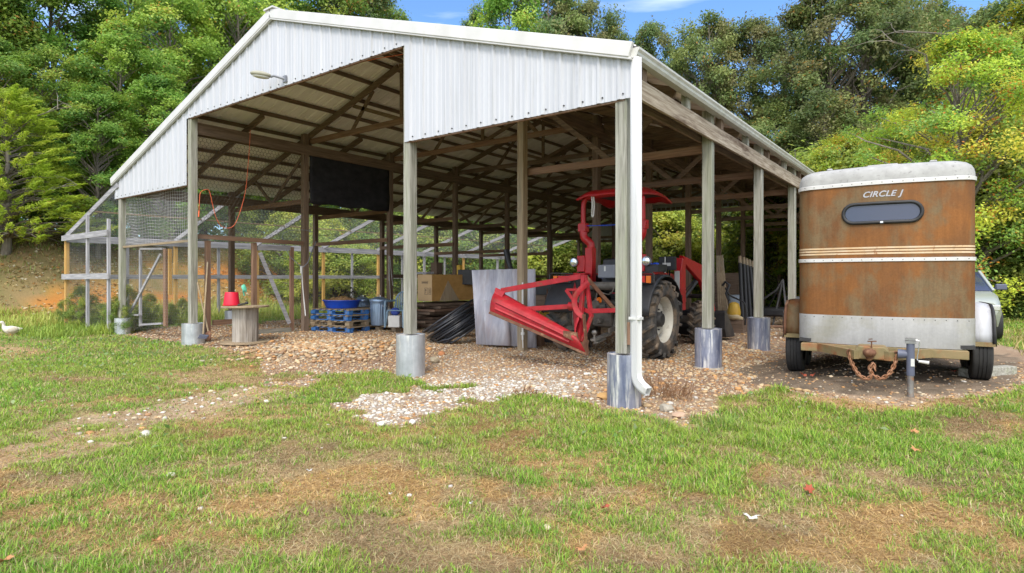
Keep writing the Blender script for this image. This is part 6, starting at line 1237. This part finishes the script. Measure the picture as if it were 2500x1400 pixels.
for px, d, yt, k, w in ((1590, 52, 72, 'o1', .75), (1690, 50, 110, 'o2', .8), (1750, 47, 40, 'o3', .85), (1840, 46, 62, 'o1', .95), (1930, 44, 48, 'o2', .95), (2010, 40, -15, 'o3', 1.0), (2110, 40, -30, 'o1', 1.0), (2220, 42, -10, 'o2', 1.0), (2310, 44, 10, 'o3', .9), (2420, 36, 30, 'o1', 1.0), (2520, 34, -40, 'o2', 1.0), (2640, 36, -60, 'o3', 1), (1560, 48, 330, 'd2', 1.2), (1680, 46, 300, 'o1', 1.2), (1800, 43, 290, 'o2', 1.2), (1900, 42, 260, 'o3', 1.2), (2020, 36, 240, 'o2', 1.2)): place(k, px, d, yt, *GR, wide=w)
place('y1', 2330, 19, 95, 'big yellow green tree with orange flecks behind the trailer', 'tree', None, 1.05)
place('y2', 2190, 22, 270, 'smaller yellow green tree left of the big one behind the trailer', 'tree', None, 1.1)
place('y1', 2500, 23, 10, 'yellow green tree at the right edge behind the trailer', 'tree', None, 1.1)
place('y2', 2660, 21, -20, 'yellow green tree mostly beyond the right edge', 'tree', None, 1.1)
place('d3', 2430, 24, 200, 'thin grey stemmed tree at the right edge above the grass', 'tree', None, 1.0)
place('y2', 2110, 26, 330, 'low yellow green tree right above the trailer roof', 'tree', None, 1.3)
place('c1', 20, 23.5, 235, 'feathery yellow green cedar on the bank at the far left', 'tree', None, 1.35)
place('c1', -130, 22.5, 280, 'second feathery cedar at the left edge of the picture', 'tree', None, 1.2)
place('p1', 1790, 37, 400, 'grey green pine seen under the back of the barn roof', 'tree', None, 1.3)
place('p1', 1870, 35, 470, 'smaller grey green pine seen between the right hand posts', 'tree', None, 1.3)
GS = ('leafy green shrub on the bank beyond the poultry run', 'shrub', 'shrubs beyond the poultry run')
for px, d, yt, k in ((600, 32, 545, 's1'), (700, 33, 520, 's3'), (790, 33, 535, 's3'), (850, 35, 520, 's1'), (930, 36, 540, 's2'), (1000, 37, 520, 's1'), (1080, 38, 530, 's3'), (1160, 38, 525, 's1'), (1230, 38, 520, 's2'), (1300, 38, 535, 's1'), (1380, 38, 500, 's3'), (1450, 38, 520, 's1'), (470, 31, 560, 's2'), (380, 30, 560, 's1'), (815, 28, 600, 's3'), (880, 28.5, 605, 's3'), (760, 28, 590, 's3'), (700, 30, 560, 's1')): place(k, px, d, yt, *GS, wide=1.35)
GD = ('bushy green undergrowth plant seen through the back of the barn', 'shrub', 'undergrowth behind the barn')
for px, d, yt, k in ((1560, 36, 530, 's1'), (1610, 35, 520, 's3'), (1660, 36, 560, 's1'), (1720, 36, 540, 's2'), (1770, 35, 600, 's1'), (1840, 33, 560, 's2'), (1890, 32, 580, 's3'), (1620, 39, 470, 's3'), (1700, 40, 480, 's1'), (1930, 30, 560, 's1'), (1980, 30, 390, 's3'), (2060, 29, 380, 's1'), (2130, 27, 390, 's3'), (1500, 37, 540, 's1'), (1540, 34, 600, 's3')): place(k, px, d, yt, *GD, wide=1.3)
GE = ('tangled green shrub at the wood edge right of the trailer', 'shrub', 'shrubs right of the trailer')
for px, d, yt, k in ((2300, 21, 480, 's1'), (2400, 20.5, 440, 's2'), (2460, 21, 520, 's1'), (2520, 20, 460, 's3'), (2600, 20, 430, 's1'), (2430, 20, 600, 's2'), (2490, 19.5, 640, 's1'), (2380, 21, 400, 's1'), (2440, 20.5, 370, 's2'), (2490, 20, 390, 's1'), (2530, 19.5, 360, 's2'), (2410, 19.6, 560, 's2'), (2470, 19, 500, 's1'), (2520, 18.6, 600, 's2'), (2250, 23, 420, 's1')): place(k, px, d, yt, *GE, wide=1.2)
GWd = ('feathery green weed clump growing by the end of the poultry run', 'plant', 'weed clumps by the run')
for px, d, yt, k in ((192, 17.6, 700, 's2'), (300, 15.7, 735, 's2'), (345, 16.5, 750, 's1'), (250, 17.4, 745, 's1'), (210, 17.0, 730, 's2'), (275, 16.2, 740, 's2'), (320, 16.2, 700, 's2'), (360, 17.5, 720, 's2'), (160, 18.5, 735, 's2'), (420, 17.5, 745, 's1'), (450, 19, 730, 's2')): place(k, px, d, yt, *GWd, wide=.75)
place('s3', 20, 23, 690, 'low yellow green weed clump below the cedar', 'plant', None, 1.6); place('s2', 110, 22.5, 715, 'low green weed clump on the foot of the orange bank', 'plant', None, 1.6)
# leaf litter on the bank
n = 60000; rgl = np.random.default_rng(9); X = rgl.uniform(-40, -24.8, n); Y = rgl.uniform(-12, 40, n); kk = rgl.uniform(0, 1, n) < np.clip((fbm(X * .7, Y * .7, 15) - .3) * 3, 0, 1); X, Y = X[kk], Y[kk]; n = len(X)
pal_ = np.array([(.42, .27, .12), (.50, .36, .18), (.30, .18, .08), (.56, .45, .28), (.45, .20, .07), (.60, .52, .38)]); nr = unit(rgl.normal(0, .5, (n, 3)) + np.array([.35, -.1, 1])); L_ = rgl.uniform(.06, .17, n)
q = quadleaf(np.stack([X, Y, gz(X, Y) + .025], 1), L_, L_ * .7, nr, unit(np.cross(nr, rgl.normal(0, 1, (n, 3)))), pal_[rgl.integers(0, 6, n)] * rgl.uniform(.8, 1.2, (n, 1)))
lt_ = npmesh('leaf_litter', *q[:2], MGRASS, q[2]); lt_['kind'] = 'stuff'; lt_['label'] = 'dead leaves littering the orange bank'
# broad leaved weeds low in the left lawn
n = 9000; X, Y = wedge(5, 16, n * 4); m_ = masks(X, Y); px_, py_, d_ = proj(X, Y); kk = rng.uniform(0, 1, len(X)) < m_[0] * (np.exp(-((px_ - 430) / 300) ** 2 - ((py_ - 870) / 50) ** 2) + .12) * np.clip((fbm(X * 1.6, Y * 1.6, 17) - .35) * 3, 0, 1); X, Y = X[kk], Y[kk]; n = len(X)
nr = unit(rng.normal(0, .55, (n, 3)) + np.array([0, 0, 1.0])); L_ = rng.uniform(.03, .085, n); pal_ = np.array([(.20, .34, .09), (.26, .40, .13), (.17, .28, .07), (.34, .44, .20)])
q = quadleaf(np.stack([X, Y, gz(X, Y) + rng.uniform(.02, .07, n)], 1), L_, L_ * .6, nr, unit(np.cross(nr, rng.normal(0, 1, (n, 3)))), pal_[rng.integers(0, 4, n)] * rng.uniform(.8, 1.2, (n, 1)))
wd_ = npmesh('lawn_weeds', *q[:2], MGRASS, q[2]); wd_['kind'] = 'stuff'; wd_['label'] = 'low broad leaved weeds mixed into the lawn'
# far wood, one mass beyond the trees
rgw = np.random.default_rng(3); n = 150000; ang = rgw.uniform(-2.2, 1.35, n); cl = rgw.integers(0, 700, n); ca = rgw.uniform(-1.9, 1.3, 700); cz = rgw.uniform(-.5, 1, 700); cd = rgw.uniform(58, 78, 700)
dirx = np.sin(ca[cl]); diry = np.cos(ca[cl]); jit = rgw.normal(0, 1, (n, 3)) * np.array([2.2, 2.2, 1.4]); zz = 3 + cz[cl].clip(-.3, 1) * (9 + 5 * vnoise(ca[cl] * 9, ca[cl] * 0, 5)) 
P = np.stack([dirx * cd[cl], diry * cd[cl], zz], 1) + jit; P[:, 2] = np.maximum(P[:, 2], 1)
pw = np.array(OAK + DECI[:3]); Cw = 1.9 * pw[(cl * 7) % len(pw)] * rgw.uniform(.75, 1.2, (n, 1)); nr = unit(rgw.normal(0, .8, (n, 3)) + np.array([0, -.2, .7])); L_ = rgw.uniform(.5, .9, n)
q = quadleaf(P, L_, L_ * .6, nr, unit(np.cross(nr, rgw.normal(0, 1, (n, 3)))), Cw); fw_ = npmesh('distant_wood', *q[:2], MLEAF, q[2]); fw_['kind'] = 'stuff'; fw_['label'] = 'distant green wood filling the gaps behind the trees'
